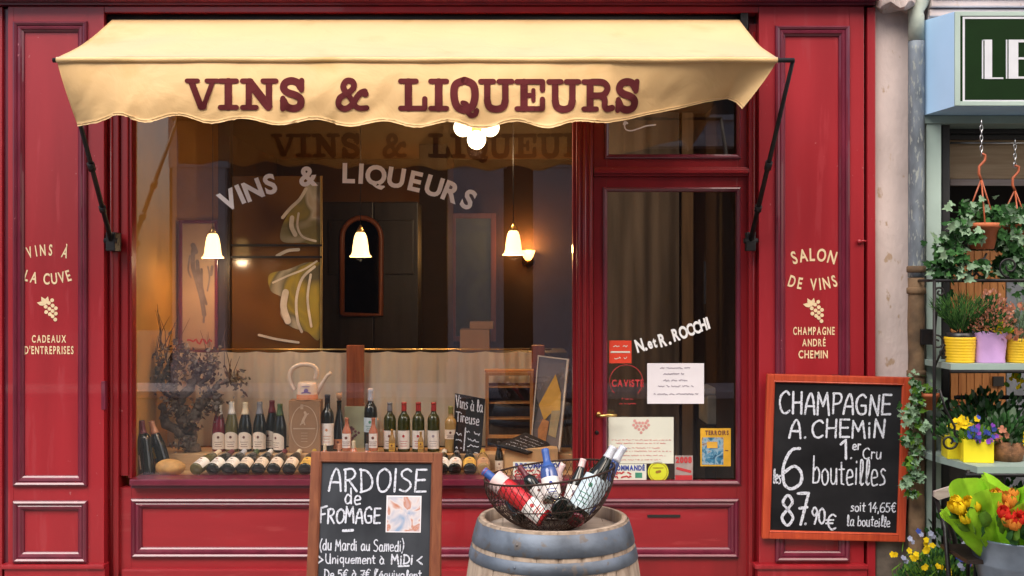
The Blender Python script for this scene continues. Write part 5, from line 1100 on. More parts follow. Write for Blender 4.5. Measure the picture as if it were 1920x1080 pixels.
# ------------------------------------------------------------------ barrel
BX, BY, BT = X(1037, -2.0), -2.0, Z(968, -2.0)
def barrel():
    e = empty('wine_barrel', (BX, BY, 0), 'weathered oak barrel with two galvanised hoops standing on the pavement as a table', 'barrel')
    H = BT; T = Matrix.Translation((BX, BY, 0)); R0, R1 = .300, .362
    def rad(z): q = (z-H/2)/(H/2); return R1-(R1-R0)*abs(q)**2.0
    b = MB(); N = 26; r = random.Random(3); a = 0; cuts = []
    while a < 2*PI-.12: wdt = .19+r.random()*.12; cuts.append((a, min(2*PI, a+wdt))); a += wdt
    cuts[-1] = (cuts[-1][0], 2*PI)
    zs = [H*i/18 for i in range(19)]
    for a0, a1 in cuts:
        k = 5; n = len(b.v); dr = r.uniform(-.0012, .0012)
        for z in zs:
            for i in range(k+1):
                g_ = .0045 if i in (0, k) else 0
                q = a0+(a1-a0)*(i/k if 0 < i < k else (i/k+(.012 if i == 0 else -.012))); R = rad(z)-g_+dr; b.v.append(T@Vector((R*math.cos(q), R*math.sin(q), z)))
        for j in range(18):
            for i in range(k): b.face((n+j*(k+1)+i, n+j*(k+1)+i+1, n+(j+1)*(k+1)+i+1, n+(j+1)*(k+1)+i), 0, i not in (0, k-1))
    b.lathe([(rad(H)-.005, H-.003), (rad(H)-.0035, H+.001), (rad(H)-.024, H+.002), (rad(H)-.026, H-.045), (rad(H)-.03, H-.10)], T, 64, cap=False)
    b.lathe([(rad(0)-.006, -.0), (rad(0)-.006, .004)], T, 40)
    b.lathe([(rad(z)-.0065, z) for z in zs], T, 60, cap=False)
    b.build('staves', 'barrelwood', e)
    b = MB(); x = -R0; 
    z = H-.045
    while x < R0-.030:
        wv = .07+r.random()*.04; xe = min(x+wv, R0-.024); pts = []
        for i in range(7): xx = x+.0012+(xe-x-.0024)*i/6; pts.append((xx, math.sqrt(max(0, (R0-.0255)**2-xx*xx))))
        n = len(b.v); k = len(pts); ring = pts+[(p, -q) for p, q in reversed(pts)]
        zz = z+r.uniform(-.001, .001); b.v += [T@Vector((p, q, zz)) for p, q in ring]; b.face(tuple(reversed(range(n, n+len(ring))))); x = xe
    b.lathe([(0, z-.012), (R0-.025, z-.012)], T, 40, cap=False); b.build('head', 'barrelhead', e)
    for z0, z1 in ((H-.092, H-.008), (H-.155, H-.108), (H*.5+.10, H*.5+.14), (H*.5-.14, H*.5-.10), (.10, .15), (.008, .085)):
        b = MB(); b.lathe([(rad(z0)+.0005, z0), (rad(z0)+.004, z0+.002), (rad((z0+z1)/2)+.0045, (z0+z1)/2), (rad(z1)+.0035, z1-.002), (rad(z1)+.0005, z1)], T, 96, cap=False)
        if z1 > H-.12 and z0 < H-.12:
            pass
        if z1 > .6:
            for q in (-2.05,): c = Vector((math.cos(q)*(rad((z0+z1)/2)+.004), math.sin(q)*(rad((z0+z1)/2)+.004), (z0+z1)/2)); b.sphere(T@c, .006, 8, 6)
        b.build('hoop', 'hoop', e)
    return H
HB = barrel()
# ------------------------------------------------------------------ wire basket with bottles on the barrel
def basket():
    zb = BT-.043; c = Vector((X(1030, BY), BY, zb)); HH = .215; Rr, Rb = .262, .105
    e = empty('wire_basket', c, 'rusty round wire basket full of bottles on the barrel top', 'basket')
    shear = .030
    def P(a, h, off=0):
        R = Rb+(Rr-Rb)*math.sin(h*PI/2)**.85+off; x = R*math.cos(a); return c+Vector((x, R*math.sin(a), .006+HH*h**1.25+(x/Rr)*shear*h))
    b = MB(); b.tube([P(i*2*PI/60, 1) for i in range(60)], .0042, 8, closed=True); b.tube([P(i*2*PI/40, 0) for i in range(40)], .004, 8, closed=True); b.tube([P(i*2*PI/60, .52, .001) for i in range(60)], .0024, 6, closed=True); b.build('rim', 'wire', e)
    b = MB(); N = 56
    for sgn in (1, -1):
        for i in range(N):
            b.tube([P(2*PI*i/N+sgn*h*.55, h, .0015*sgn) for h in [k/9 for k in range(10)]], .0014, 4)
    b.build('mesh', 'wire', e)
    b = MB()
    for i in range(9): x = -Rb+2*Rb*(i+.5)/9; q = math.sqrt(Rb*Rb-x*x); b.tube([c+Vector((x, -q, .006)), c+Vector((x, q, .006))], .0014, 4); b.tube([c+Vector((-q, x, .0075)), c+Vector((q, x, .0075))], .0014, 4)
    b.build('bottom', 'wire', e)
    return c, P
bc, BPf = basket()
GB = 'bottles in the wire basket'
def bb(base, mouth, *a, **k):
    """base and mouth in basket-relative centimetres"""
    p = bc+Vector(base)*.01; q = bc+Vector(mouth)*.01; L = (q-p).length; kind = a[0]; sc = L/PB[kind][-1][1]
    o = bottle(kind, *a[1:4], p, a[4], GB, axis=(q-p), sc=sc, **k)
    ax = (q-p).normalized(); R = ax.to_track_quat('Z', 'Y').to_matrix().to_4x4(); tocam = (cam.location-p).normalized()+Vector((0, 0, .35)); up = R.inverted()@tocam; ang = math.atan2(up.y, up.x)+PI/2+math.radians(k.get('spin', 0))
    o.matrix_world = Matrix.Translation(p)@R@Matrix.Rotation(ang, 4, 'Z'); return o
bb((-2, -8.5, 5), (-26.5, 1, 22.5), 'bordeaux', 'bg_pink', 'cap_blue', 'lab_white', 'red rose bottle with blue capsule lying to the left in the basket', lz=(.012, .085), lab2=('cap_pinkw', .20, .245), neck=.245, emblem='ink_red')
bb((2.5, -3, 5), (-1.5, 9, 30), 'bordeaux', 'bg_blue', 'cap_blue', 'lab_white', 'blue bottle with round white label standing in the middle of the basket', lz=(.07, .165), neck=.21, emblem='ink_blue')
bb((4.8, -19.0, 10.8), (-1.5, 14, 10), 'burgundy', 'bg_dark', 'cap_black', None, 'black bottle lying with its dark base towards the street in the basket')
bb((7, 0, 4), (14.2, 8, 26), 'burgundy', 'bg_dark', 'cap_pinkw', 'lab_white', 'dark bottle with pinkish white capsule leaning right behind the black base', lz=(.045, .155), neck=.255, emblem='ink_grey')
bb((9.0, -8, 4.5), (26.0, 1, 32), 'burgundy', 'bg_dark', 'cap_silver', 'lab_paleblue', 'bottle with pale blue and green label and silver capsule leaning to the right rim', lz=(.045, .17), neck=.25, emblem='ink_green', span=88)
bb((13, 2, 6), (31, 9, 31), 'burgundy', 'bg_blue', 'cap_silver', 'lab_paleblue', 'silver necked bottle half hidden behind its twin at the right rim', lz=(.05, .15), neck=.23)
bb((-3, 6, 4), (6, 9, 24), 'bordeaux', 'bg_salmon', 'cap_pinkw', 'lab_pink', 'short bottle with pink patterned capsule at the back of the basket', lz=(.05, .17), neck=.20, emblem='ink_red')
bb((-9, -2, 4), (-20, 7, 20), 'burgundy', 'bg_dark', 'cap_black', 'lab_cream', 'dark bottle lying behind the red rose bottle at the left rim', lz=(.05, .14))
bb((1, 6, 6), (-12, 14, 22), 'bordeaux', 'bg_dark', 'cap_wine', 'lab_white', 'dark bottle with wine red capsule behind the blue bottle in the basket', lz=(.04, .15))
bb((10, -11, 4.5), (12.5, 11, 17), 'burgundy', 'bg_rose', 'cap_wine', 'lab_white', 'dark rose bottle lying low at the right front of the basket', lz=(.05, .14))
bb((-12, -7, 5), (-19, 9, 14), 'burgundy', 'bg_dark', 'cap_silver', None, 'black bottle lying low at the left front of the basket')

# ================================================================== WALL, DRAINPIPE AND FLOWER SHOP ON THE RIGHT
b = MB(); b.box(X(1642), X(1745), .04, .5, Z(985), 3.6, .01)
wl = empty('plaster_wall', W(1690, 1100, .1), 'strip of stained pink plaster wall between the red shop and the drainpipe', 'wall')
b.build('plaster', 'plaster', wl)
b = MB(); bm = bmesh.new(); bmesh.ops.create_cube(bm, size=1); bmesh.ops.subdivide_edges(bm, edges=bm.edges[:], cuts=9, use_grid_fill=True)
for v in bm.verts:
    q = Vector((X(1642)+(v.co.x+.5)*(X(1745)-X(1642)), .01+(v.co.y+.5)*.4, -.02+(v.co.z+.5)*(Z(983)+.02))); q += Vector((0, -1, 0))*mnoise.noise(q*7)*.03+Vector((0, 0, 1))*mnoise.noise(q*9)*.02*(v.co.z > .4); v.co = q
b.addbm(bm, 0, True); b.build('stone_base', 'stone', wl)
b = MB(); bm = bmesh.new(); bmesh.ops.create_cube(bm, size=1); bmesh.ops.subdivide_edges(bm, edges=bm.edges[:], cuts=7, use_grid_fill=True)
for v in bm.verts:
    q = Vector((X(1641)+(v.co.x+.5)*(X(1706)-X(1641)), -.09+(v.co.y+.5)*.2, Z(16)+(v.co.z+.5)*.3)); v.co = q+Vector((mnoise.noise(q*9)*.02, mnoise.noise(q*9+Vector((3, 0, 0)))*.05, mnoise.noise(q*14)*.05))
b.addbm(bm, 0, False); b.build('broken_cornice', 'plaster', wl)
dp = empty('drainpipe', W(1718, 1100, -.02), 'old drainpipe with peeling grey blue paint and rusty lower half beside the plaster wall', 'drainpipe')
r_ = .046; xc, yc = X(1718, -.02), -.02
b = MB(); b.tube([(xc, yc, Z(520, -.02)+i*(Z(78, -.02)-Z(520, -.02))/24) for i in range(25)], [r_*(1+.02*math.sin(i*2.1)) for i in range(25)], 20); b.build('pipe', 'pipe', dp)
b = MB(); b.tube([(xc, yc, Z(77, -.02)), (xc, yc, Z(30, -.02)), (xc-.005, yc, Z(18, -.02)), (xc+.05, yc, Z(-6, -.02)), (xc+.12, yc, Z(-30, -.02))], [r_*.98, r_*.98, r_*1.02, r_, r_], 20); b.build('elbow', 'pipe_green', dp)
b = MB(); b.tube([(xc, yc, i*Z(521, -.02)/24) for i in range(25)], [r_*(1.03+.05*math.sin(i*1.3)) for i in range(25)], 20)
for pz in (505, 545, 700): b.lathe([(r_*1.0, -.02), (r_*1.18, -.015), (r_*1.18, .015), (r_*1.0, .02)], Matrix.Translation((xc, yc, Z(pz, -.02))), 20, cap=False)
b.build('lower_pipe', 'pipe_rust', dp)
fs = empty('flower_shop', W(1850, 1110, .2), 'flower shop front with celadon painted frame and dark open interior', 'building')
b = MB(); b.box(X(1737, .0), X(1765, .0), 0, .3, 0, Z(232), .005); b.build('door_post', 'celadon', fs)
b = MB(); b.box(X(1767, .05), X(1781, .05), .05, .3, 0, Z(232, .05), .003); b.build('inner_post', 'shutter', fs)
b = MB(); b.box(X(1732), X(2080), -.01, .3, Z(232), Z(217), .004); b.build('lintel', 'celadon_d', fs)
b = MB()
for i in range(3): b.box(X(1781, .2), X(2080, .2), .2, .23, Z(262-i*11, .2)+.001, Z(251-i*11, .2)-.002, .008)
b.build('roller_shutter', 'shutter', fs)
b = MB(); b.box(X(1781, .24), X(2080, .24), .24, .26, Z(335, .24), Z(262, .24)); b.build('beige_board', 'beigepanel', fs)
b = MB(); b.tube([W(1782, 268, .21), W(1990, 268, .21)], .006, 8); b.build('curtain_rod', 'steel', fs)
b = MB(); b.box(X(1781, .24), X(2080, .24), .235, .262, Z(348, .24), Z(336, .24), .003); b.build('rail', 'greywood', fs)
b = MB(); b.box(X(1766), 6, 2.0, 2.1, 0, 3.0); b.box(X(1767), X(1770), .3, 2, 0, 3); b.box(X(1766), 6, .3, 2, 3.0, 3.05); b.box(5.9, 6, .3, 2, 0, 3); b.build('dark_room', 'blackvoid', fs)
b = MB(); x0 = X(1782, .5); x1 = X(1886, .5)
for i in range(7): a = x0+(x1-x0)*i/7; b.box(a+.002, a+(x1-x0)/7-.002, .5, .53, Z(770, .5), Z(470, .5), .003)
b.build('wooden_door', 'orangewood', fs)
b = MB(); b.box(X(1862, .49), X(1882, .49), .485, .499, Z(724, .49), Z(706, .49)); b.build('door_window', 'blackvoid', fs)
b = MB(); b.box(X(1890, .5), X(2100, .5), .52, .55, Z(950, .5), Z(480, .5)); b.build('rear_panel', mat('grey_blue_panel', (.16, .17, .19), .6, var=.3), fs)
b = MB(); b.box(X(1738), X(2100), -.02, .28, 3.36, 4.0); 
for i in range(3): b.box(X(1738), X(2100), -.05-.02*i, -.021, 3.37+.05*i, 3.41+.05*i, .008)
b.build('stone_cornice', 'plaster', fs)
# sign box
sg = empty('shop_sign', W(1860, 220, -.2), 'pale blue sign box with dark green panel and silver letters LE over the flower shop', 'sign')
zb0, zb1 = Z(217, 0), Z(39, 0); ys = -.25; xa0, xa1 = X(1728, 0), X(1789, ys); zt2, zb2 = Z(22, ys), Z(199, ys)
b = MB(); b.v = [Vector(q) for q in ((xa0, .02, zb0), (xa0, .02, zb1), (xa1, ys, zt2), (xa1, ys, zb2), (3.9, .02, zb0), (3.9, .02, zb1), (3.9, ys, zt2), (3.9, ys, zb2))]
for q in ((0, 3, 2, 1), (3, 7, 6, 2), (0, 4, 7, 3), (1, 2, 6, 5), (4, 5, 6, 7)): b.face(q)
b.build('box', 'skyblue', sg)
b = MB(); frame2(b, X(1789, ys), 3.9, zb2+.001, zt2-.001, ys-.012, ys-.0005, X(1799, ys)-X(1789, ys), .003, tb=.025); b.build('frame', 'celadon', sg)
b = MB(); b.box(X(1798, ys), 3.88, ys-.006, ys-.001, zb2+.02, zt2-.02); pn_ = b.build('panel', 'deepgreen', sg)
fS = facade_map(ys-.0065); b = MB(); q0, q1, q2, q3 = X(1804, ys), 3.86, Z(192, ys), Z(32, ys)
b.box(q0, q0+.012, ys-.008, ys-.0062, q2, q3); b.box(q0+.0125, q1, ys-.008, ys-.0062, q2, q2+.012); b.box(q0+.0125, q1, ys-.008, ys-.0062, q3-.012, q3); b.build('border', 'silverpaint', pn_)
b = MB()
def rb(a, c_, p, q): b.box(X(a, ys), X(c_, ys), ys-.009, ys-.0062, Z(q, ys), Z(p, ys))
rb(1840, 1842.5, 75, 148); rb(1845, 1859, 75, 145.5); rb(1845, 1880, 145.7, 148.5); rb(1840, 1845, 75, 76.5)
rb(1885, 1887.5, 75, 148); rb(1890, 1908, 75, 148); rb(1908.2, 1934, 75, 80); rb(1908.2, 1930, 108, 112); rb(1908.2, 1934, 144, 148)
b.build('lettering', 'silverpaint', pn_)

# ------------------------------------------------------------------ plant stand (wrought iron with grey-green shelves)
ps = empty('plant_stand', W(1840, 1090, -.3), 'black wrought iron plant stand with scrolls and two grey green shelves', 'plant stand')
S1, S2 = 1.375, .845; yf1, yf2 = -.42, -.62
xs0 = 2.36
b = MB(); b.prism([(0, 0)]*0+[(2.40, S1-.032), (3.6, S1-.032), (3.6, S1), (2.40, S1)], yf1, -.02); b.build('shelf', 'celadon_d', ps)
b = MB(); b.v += [Vector(q) for q in ((2.38, -.02, S2), (3.6, -.02, S2), (3.6, yf2, S2), (2.46, yf2, S2), (2.38, -.2, S2))]+[Vector(q) for q in ((2.38, -.02, S2-.035), (3.6, -.02, S2-.035), (3.6, yf2, S2-.035), (2.46, yf2, S2-.035), (2.38, -.2, S2-.035))]
b.face((0, 4, 3, 2, 1)); b.face((5, 6, 7, 8, 9))
for i in range(5): j = (i+1) % 5; b.face((i, j, 5+j, 5+i))
b.build('shelf', 'celadon_d', ps)
b = MB(); zr_ = Z(526, -.3)
b.tube([W(1752, 526, -.3), (3.6, -.3, zr_)], .010, 8); b.tube([W(1752, 526, -.3), (W(1752, 526, -.3).x, -.06, zr_)], .008, 8); b.tube([W(1752, 526, -.3), W(1752, 700, -.3), W(1750, 1085, -.3)], .010, 8)
b.tube([(W(1752, 526, -.06).x, -.06, zr_), (W(1752, 526, -.06).x, -.06, 0)], .010, 8)
b.tube([(2.42, yf2+.02, S2-.02), (2.42, yf2+.02, 0)], .011, 8); b.tube([W(1790, 745, -.03), (3.6, -.03, Z(745, -.03))], .012, 8); b.tube([W(1790, 762, -.03), (3.6, -.03, Z(762, -.03))], .008, 8)
b.tube([(2.40, yf2+.01, S2-.045), (3.6, yf2+.01, S2-.045)], .012, 8); b.tube([(2.40, yf1+.01, S1-.042), (3.6, yf1+.01, S1-.042)], .010, 8)
b.build('frame', 'iron', ps)
def spiral(cx, cy, r, turns, a0, y, tail=None):
    P = [W(cx+r*(1-.75*i/30)*math.cos(a0+turns*2*PI*i/30), cy+r*(1-.75*i/30)*math.sin(a0+turns*2*PI*i/30), y) for i in range(31)]
    return ([W(q[0], q[1], y) for q in tail]+P) if tail else P
def scroll(r_, *a):
    q = MB(); q.tube(spiral(*a), r_, 6); q.build('scroll', 'iron', ps)
scroll(.006, 1762, 548, 10, 1.2, PI, -.3, [(1752, 580)])
scroll(.006, 1757, 642, 14, 1.2, -PI*.6, -.3, [(1770, 600), (1758, 570)])
scroll(.006, 1770, 660, 14, 1.1, -PI/2, -.3, [(1752, 690)])
scroll(.0065, 1780, 828, 17, 1.3, -PI*.3, -.45, [(1762, 730), (1772, 765), (1790, 800)])
for cx in (1845, 1892, 1940): scroll(.006, cx, 500, 20, 1.3, PI*.5, -.3)
scroll(.006, 1815, 505, 17, 1.2, PI*.1, -.3, [(1850, 475)])
b = MB(); b.box(X(1724, -.06), X(1746, -.06), -.09, -.03, Z(646, -.06), Z(617, -.06), .004); b.build('clamp', 'iron', ps)

# ------------------------------------------------------------------ plants
def ivy_mass(b, r, centers, n, spread, size, kind='ivy', mats=3, droop=.5):
    for i in range(n):
        c, s = r.choice(centers); p = c+Vector((r.gauss(0, spread*s), r.gauss(0, spread*s*.8), r.gauss(0, spread*s)))
        d = (Vector((r.gauss(0, 1), r.gauss(-.3, .7), r.gauss(-droop, .6)))).normalized(); nr = Vector((r.gauss(0, .5), -1, r.gauss(.4, .5)))
        leaf(b, p, d, nr, size*r.uniform(.6, 1.25), kind, r.randrange(mats))
def pot_part(b, c, r0, r1, h, rim=.0): b.lathe([(0.001, 0), (r0, 0), (r1, h-rim), (r1+(.006 if rim else 0), h-rim), (r1+(.006 if rim else 0), h), (r1-.008, h), (r1-.010, h-.03), (.001, h-.03)], Matrix.Translation(c), 24, cap=False)
def hanging(px, py, y, ptop, pch, label, centers, n, seed):
    r = random.Random(seed); c = W(px, py, y); s = (DC+y)/F
    e = empty('hanging_basket', c, label, 'hanging plant', 'ivy pots hanging from chains')
    b = MB(); pot_part(b, c, 22*s, 31*s, 48*s, 9*s); b.build('pot', 'terra', e)
    zt, zc = Z(ptop, y), Z(pch, y); b = MB(); n_ = int((zt-zc)/.026)
    for i in range(n_):
        zz = zt-(i+.5)*(zt-zc)/n_; o_ = [(math.cos(k*PI/5)*.009, math.sin(k*PI/5)*.017) for k in range(10)]
        b.tube([(c.x+(p if i % 2 else p*.3), y+(p*.3 if i % 2 else p), zz+q) for p, q in o_], .0030, 5, closed=True)
    b.build('chain', 'steel', e)
    b = MB(); hk = zc-.10*(48*s/.15)
    b.tube([(c.x, y, zc+.012), (c.x+.022, y, zc+.004), (c.x+.020, y, zc-.025), (c.x-.012, y, zc-.06), (c.x-.014, y, zc-.10), (c.x, y, zc-.135)], .0075, 8)
    for a in (0.3, 2.4, 4.5): b.tube([(c.x, y, zc-.13), (c.x+32*s*math.cos(a), y+32*s*math.sin(a), c.z+46*s)], .0045, 6)
    b.build('hanger', 'orangeplastic', e)
    b = MB(); ivy_mass(b, r, [(W(a, q, y+dy), k) for a, q, dy, k in centers], n, .036, .052); b.build('foliage', ['ivy1', 'ivy2', 'ivyd'], e)
    b = MB()
    for a, q, dy, k in centers[1::2]: b.tube([c+Vector((0, 0, 44*s)), c.lerp(W(a, q, y+dy), .6)+Vector((0, -.02, .08)), W(a, q, y+dy)], .002, 5)
    b.build('stem', 'stem', e)
hanging(1840, 467, -.27, 226, 292, 'terracotta ivy pot on a chain and orange hanger below the sign, left one of two', [(1800, 400, 0, 1), (1830, 392, -.03, .8), (1862, 396, 0, .9), (1795, 432, -.04, 1), (1785, 465, -.05, 1), (1765, 480, 0, .8), (1758, 500, 0, .6), (1800, 498, -.04, 1), (1820, 395, .05, 1), (1780, 440, 0, .9), (1875, 440, 0, .7), (1825, 440, -.09, .55), (1870, 405, -.03, .8), (1805, 415, -.08, .8), (1770, 460, -.02, 1), (1760, 505, 0, .8), (1840, 500, -.04, 1), (1790, 515, -.02, .8)], 430, 3)
hanging(1903, 470, -.10, 262, 314, 'ivy pot on a chain hanging at the right picture edge, right one of two', [(1895, 405, 0, 1), (1915, 420, 0, 1), (1885, 440, -.03, 1), (1905, 460, -.1, 1), (1890, 480, -.05, 1), (1920, 490, 0, 1), (1870, 500, 0, .7), (1910, 520, -.05, .9), (1895, 500, -.08, .8), (1900, 400, -.1, 1), (1915, 445, -.12, 1)], 380, 5)
# ivy in a wall pot beside the chalkboard
r = random.Random(8); c = W(1742, 768, -.13); e = empty('trailing_ivy', c, 'variegated ivy trailing from a terracotta pot over the right edge of the champagne board', 'ivy')
b = MB(); s = .003; pot_part(b, c, .032, .052, .095, .02); b.build('pot', 'terra', e)
b = MB(); cs = [(W(a, q, yy), k) for a, q, yy, k in ((1738, 735, -.14, .9), (1715, 722, -.14, .8), (1722, 752, -.15, .9), (1706, 780, -.14, .8), (1722, 800, -.14, .9), (1708, 825, -.14, .8), (1722, 845, -.13, .7), (1708, 868, -.14, .7), (1716, 890, -.13, .6), (1700, 905, -.14, .5), (1708, 925, -.13, .3), (1755, 752, -.12, .5), (1720, 775, -.12, .7))]
ivy_mass(b, r, cs, 330, .032, .042, mats=4); b.build('foliage', ['ivy1', 'ivy2', 'ivy2', 'ivy3'], e)
b = MB()
for k in range(4): b.tube(crom([tuple(x) for x in []], 2) or [c+Vector((0, -.02, .09)), W(1720+k*3, 760, -.13), W(1708+k*4, 830, -.13), W(1706+k*3, 915, -.13)], .002, 5)
b.tube([c+Vector((0, .0, .05)), (c.x, -.02, c.z+.05)], .006, 6); b.build('stem', 'stem', e)
# plants on the upper shelf
def shrub(b, r, c, rx, rz, n, size, kind, mats, up=.6, ry=None):
    for i in range(n):
        d = rv(r); d.z = abs(d.z); p = c+Vector((d.x*rx*r.random()**.4, d.y*(ry or rx*.7)*r.random()**.4, d.z*rz*r.random()**.5))
        leaf(b, p, (d+Vector((0, 0, up))).normalized(), rv(r), size*r.uniform(.6, 1.3), kind, r.randrange(mats))
y = -.30; s = (DC+y)/F
def woven_pot(px, label, name='potted_plant', h=.142, hw=.084):
    c = Vector((X(px, y), y, S1)); e = empty(name, c, label, 'potted plant', 'pots on the upper shelf'); b = MB(); k = 24
    rows = 9; b.lathe([(.001, .001), (hw*.88, .001)]+[(hw*(.88+.12*i/(rows*3))+(.003 if i % 3 == 1 else 0), h*i/(rows*3)) for i in range(rows*3+1)]+[(hw-.006, h), (hw-.012, h-.02), (.001, h-.02)], Matrix.Translation(c), 36, cap=False); b.build('pot', 'yellow', e); return c, e
r = random.Random(11); c, e = woven_pot(1800, 'yellow woven pot with needle leaved rosemary on the upper shelf left')
b = MB(); b.lathe([(.001, .125), (.07, .125), (.074, .165), (.001, .165)], Matrix.Translation(c), 20, cap=False); b.build('inner_pot', 'cap_black', e)
b = MB()
for i in range(1700):
    a = r.uniform(0, 2*PI); t = r.random(); q = r.random()**.5*.9; d = Vector((math.cos(a)*q*.85, math.sin(a)*q*.6, .75)).normalized(); p = c+Vector((0, 0, .15))+d*(.03+.19*t); leaf(b, p, (d+rv(r)*.35).normalized(), rv(r), r.uniform(.03, .06), 'needle', r.randrange(2), .05)
b.build('foliage', ['rosemary', 'ivyd'], e)
b = MB()
for i in range(16): a = i*.8; b.tube([c+Vector((0, 0, .14)), c+Vector((math.cos(a)*.07, math.sin(a)*.05, .27))], .003, 5)
b.build('stem', 'stem', e)
c = Vector((X(1854, y), y, S1)); e = empty('potted_plant', c, 'lilac paper bag holding salmon pink flowering heather on the upper shelf', 'potted plant', 'pots on the upper shelf')
b = MB(); h = .175; w_ = .088
def bag(u, v): a = u*2*PI; k = (1+.10*math.sin(a*4+3*v)*.5)*(.92+.12*v); q = 4; cc, ss = math.cos(a), math.sin(a); m_ = (abs(cc)**q+abs(ss)**q)**(-1/q); return c+Vector((w_*k*m_*cc+.004*mnoise.noise(Vector((a*2, v*5, 1))), w_*.75*k*m_*ss, .002+h*v*(1-.06*math.sin(a*3)**2*(v > .9))))
b.grid(lambda u, v: bag(u, v), 48, 8); b.build('paper_bag', 'lilac', e)
b = MB(); shrub(b, r, c+Vector((0, 0, h-.02)), .14, .22, 520, .026, 'oval', 2); b.build('foliage', ['ivy1', 'ivyd'], e)
b = MB(); shrub(b, r, c+Vector((.01, -.01, h+.0)), .15, .23, 620, .017, 'petal', 3); b.build('flowers', ['pet_p', 'pet_p', mat('faded_pink_petal', (.42, .20, .14), .7)], e)
b = MB(); shrub(b, r, c+Vector((.05, -.07, h-.015)), .04, .05, 24, .045, 'petal', 2); b.build('fresh_leaves', ['ivy3', 'pet_y'], e)
c, e = woven_pot(1913, 'yellow woven pot with grey green leaved plant at the right picture edge', h=.135)
b = MB(); shrub(b, r, c+Vector((0, 0, .11)), .13, .24, 420, .042, 'needle', 2); shrub(b, r, c+Vector((0, 0, .11)), .11, .20, 160, .035, 'oval', 2); b.build('foliage', ['sage', 'ivy2'], e)
b = MB(); shrub(b, r, c+Vector((-.05, -.05, .12)), .07, .06, 22, .04, 'petal', 1); shrub(b, r, c+Vector((-.03, -.04, .28)), .10, .06, 24, .03, 'petal', 1); b.build('flowers', 'pet_p', e)
# lower shelf
def cube_pot(px, y, hw, h, label, m='yellowbright'):
    c = Vector((X(px, y), y, S2)); e = empty('potted_plant', c, label, 'potted plant', 'pots on the lower shelf'); b = MB()
    t = .006; R = Matrix.Translation(c)@Matrix.Rotation(math.radians(-9), 4, 'Z')
    b.box(-hw, hw, -hw, hw, .001, h, .002, mtx=R); b.build('pot', m, e); return c, e
c, e = cube_pot(1828, -.42, .078, .125, 'bright yellow cube pot with blue and violet pansies on the lower shelf')
b = MB(); shrub(b, r, c+Vector((0, 0, .10)), .12, .07, 170, .040, 'oval', 3); b.build('foliage', ['ivy3', 'ivy1', 'ivy3'], e)
def flower(b, p, size, r, mi=0, face=None):
    n = (face or Vector((r.gauss(0, .4), -1, r.gauss(.35, .3)))).normalized(); s_ = n.orthogonal().normalized(); t = n.cross(s_)
    for k in range(5): a = k*2*PI/5+r.random()*.3; leaf(b, p, s_*math.cos(a)+t*math.sin(a)+n*.15, n, size*.62, 'petal', mi, .05)
b = MB()
for i in range(34): flower(b, c+Vector((r.gauss(.0, .042), -.06+r.gauss(0, .035), .155+r.gauss(0, .022))), .025, r, r.choice((0, 0, 0, 1)))
b.build('flowers', ['pet_b', 'pet_v'], e)
c, e = cube_pot(1797, -.30, .075, .125, 'yellow cube pot with yellow pansies behind the iron scroll of the lower shelf')
b = MB(); shrub(b, r, c+Vector((0, 0, .10)), .13, .10, 170, .042, 'oval', 3); b.build('foliage', ['ivy1', 'sage', 'ivyd'], e)
b = MB()
for i in range(16): flower(b, c+Vector((r.gauss(.01, .04), -.07+r.gauss(0, .03), .20+r.gauss(0, .022))), .030, r, 0)
for i in range(10): flower(b, c+Vector((r.gauss(.01, .05), -.09+r.gauss(0, .02), .155+r.gauss(0, .02))), .026, r, 1)
b.build('flowers', ['pet_y', 'pet_b'], e)
c = Vector((X(1888, -.40), -.40, S2)); e = empty('potted_plant', c, 'brown wicker basket with dark leaved primroses on the lower shelf', 'potted plant', 'pots on the lower shelf')
b = MB(); b.lathe([(.001, .001), (.078, .001), (.088, .05), (.092, .105), (.085, .108), (.08, .09), (.001, .09)], Matrix.Translation(c), 28, cap=False); b.build('basket', 'wicker', e)
b = MB(); shrub(b, r, c+Vector((-.01, 0, .09)), .12, .15, 230, .055, 'oval', 3); b.build('foliage', ['ivy1', 'ivyd', 'sage'], e)
b = MB()
for i in range(5): flower(b, c+Vector((.07+r.gauss(0, .015), -.08, .125+r.gauss(0, .018))), .045, r, 0)
for i in range(4): flower(b, c+Vector((-.07+r.gauss(0, .015), -.06, .16+r.gauss(0, .018))), .04, r, 1)
b.build('flowers', ['pet_y', 'pet_p'], e)
c = Vector((X(1850, -.14), -.14, S2)); e = empty('potted_plant', c, 'trough of low leafy greenery at the back of the lower shelf behind the pansies', 'potted plant', 'pots on the lower shelf')
b = MB(); b.box(c.x-.22, c.x+.26, -.20, -.06, S2+.001, S2+.10, .004); b.build('trough', 'terra', e)
b = MB(); shrub(b, r, c+Vector((0, 0, .09)), .32, .26, 700, .045, 'oval', 4, ry=.10); b.build('foliage', ['ivy1', 'ivyd', 'ivyd', 'sage'], e)
b = MB(); shrub(b, r, c+Vector((.17, -.02, .36)), .08, .09, 26, .035, 'petal', 2); b.build('flowers', ['pet_y', 'ivy3'], e)
# dark shrubs below the lower shelf
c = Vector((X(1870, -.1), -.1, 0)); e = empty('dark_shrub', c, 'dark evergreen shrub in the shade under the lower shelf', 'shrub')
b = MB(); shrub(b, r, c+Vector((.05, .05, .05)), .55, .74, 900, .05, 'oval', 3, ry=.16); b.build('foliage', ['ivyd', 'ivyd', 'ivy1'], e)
b = MB(); pot_part(b, c, .12, .16, .22, .03); b.build('pot', 'terra', e)
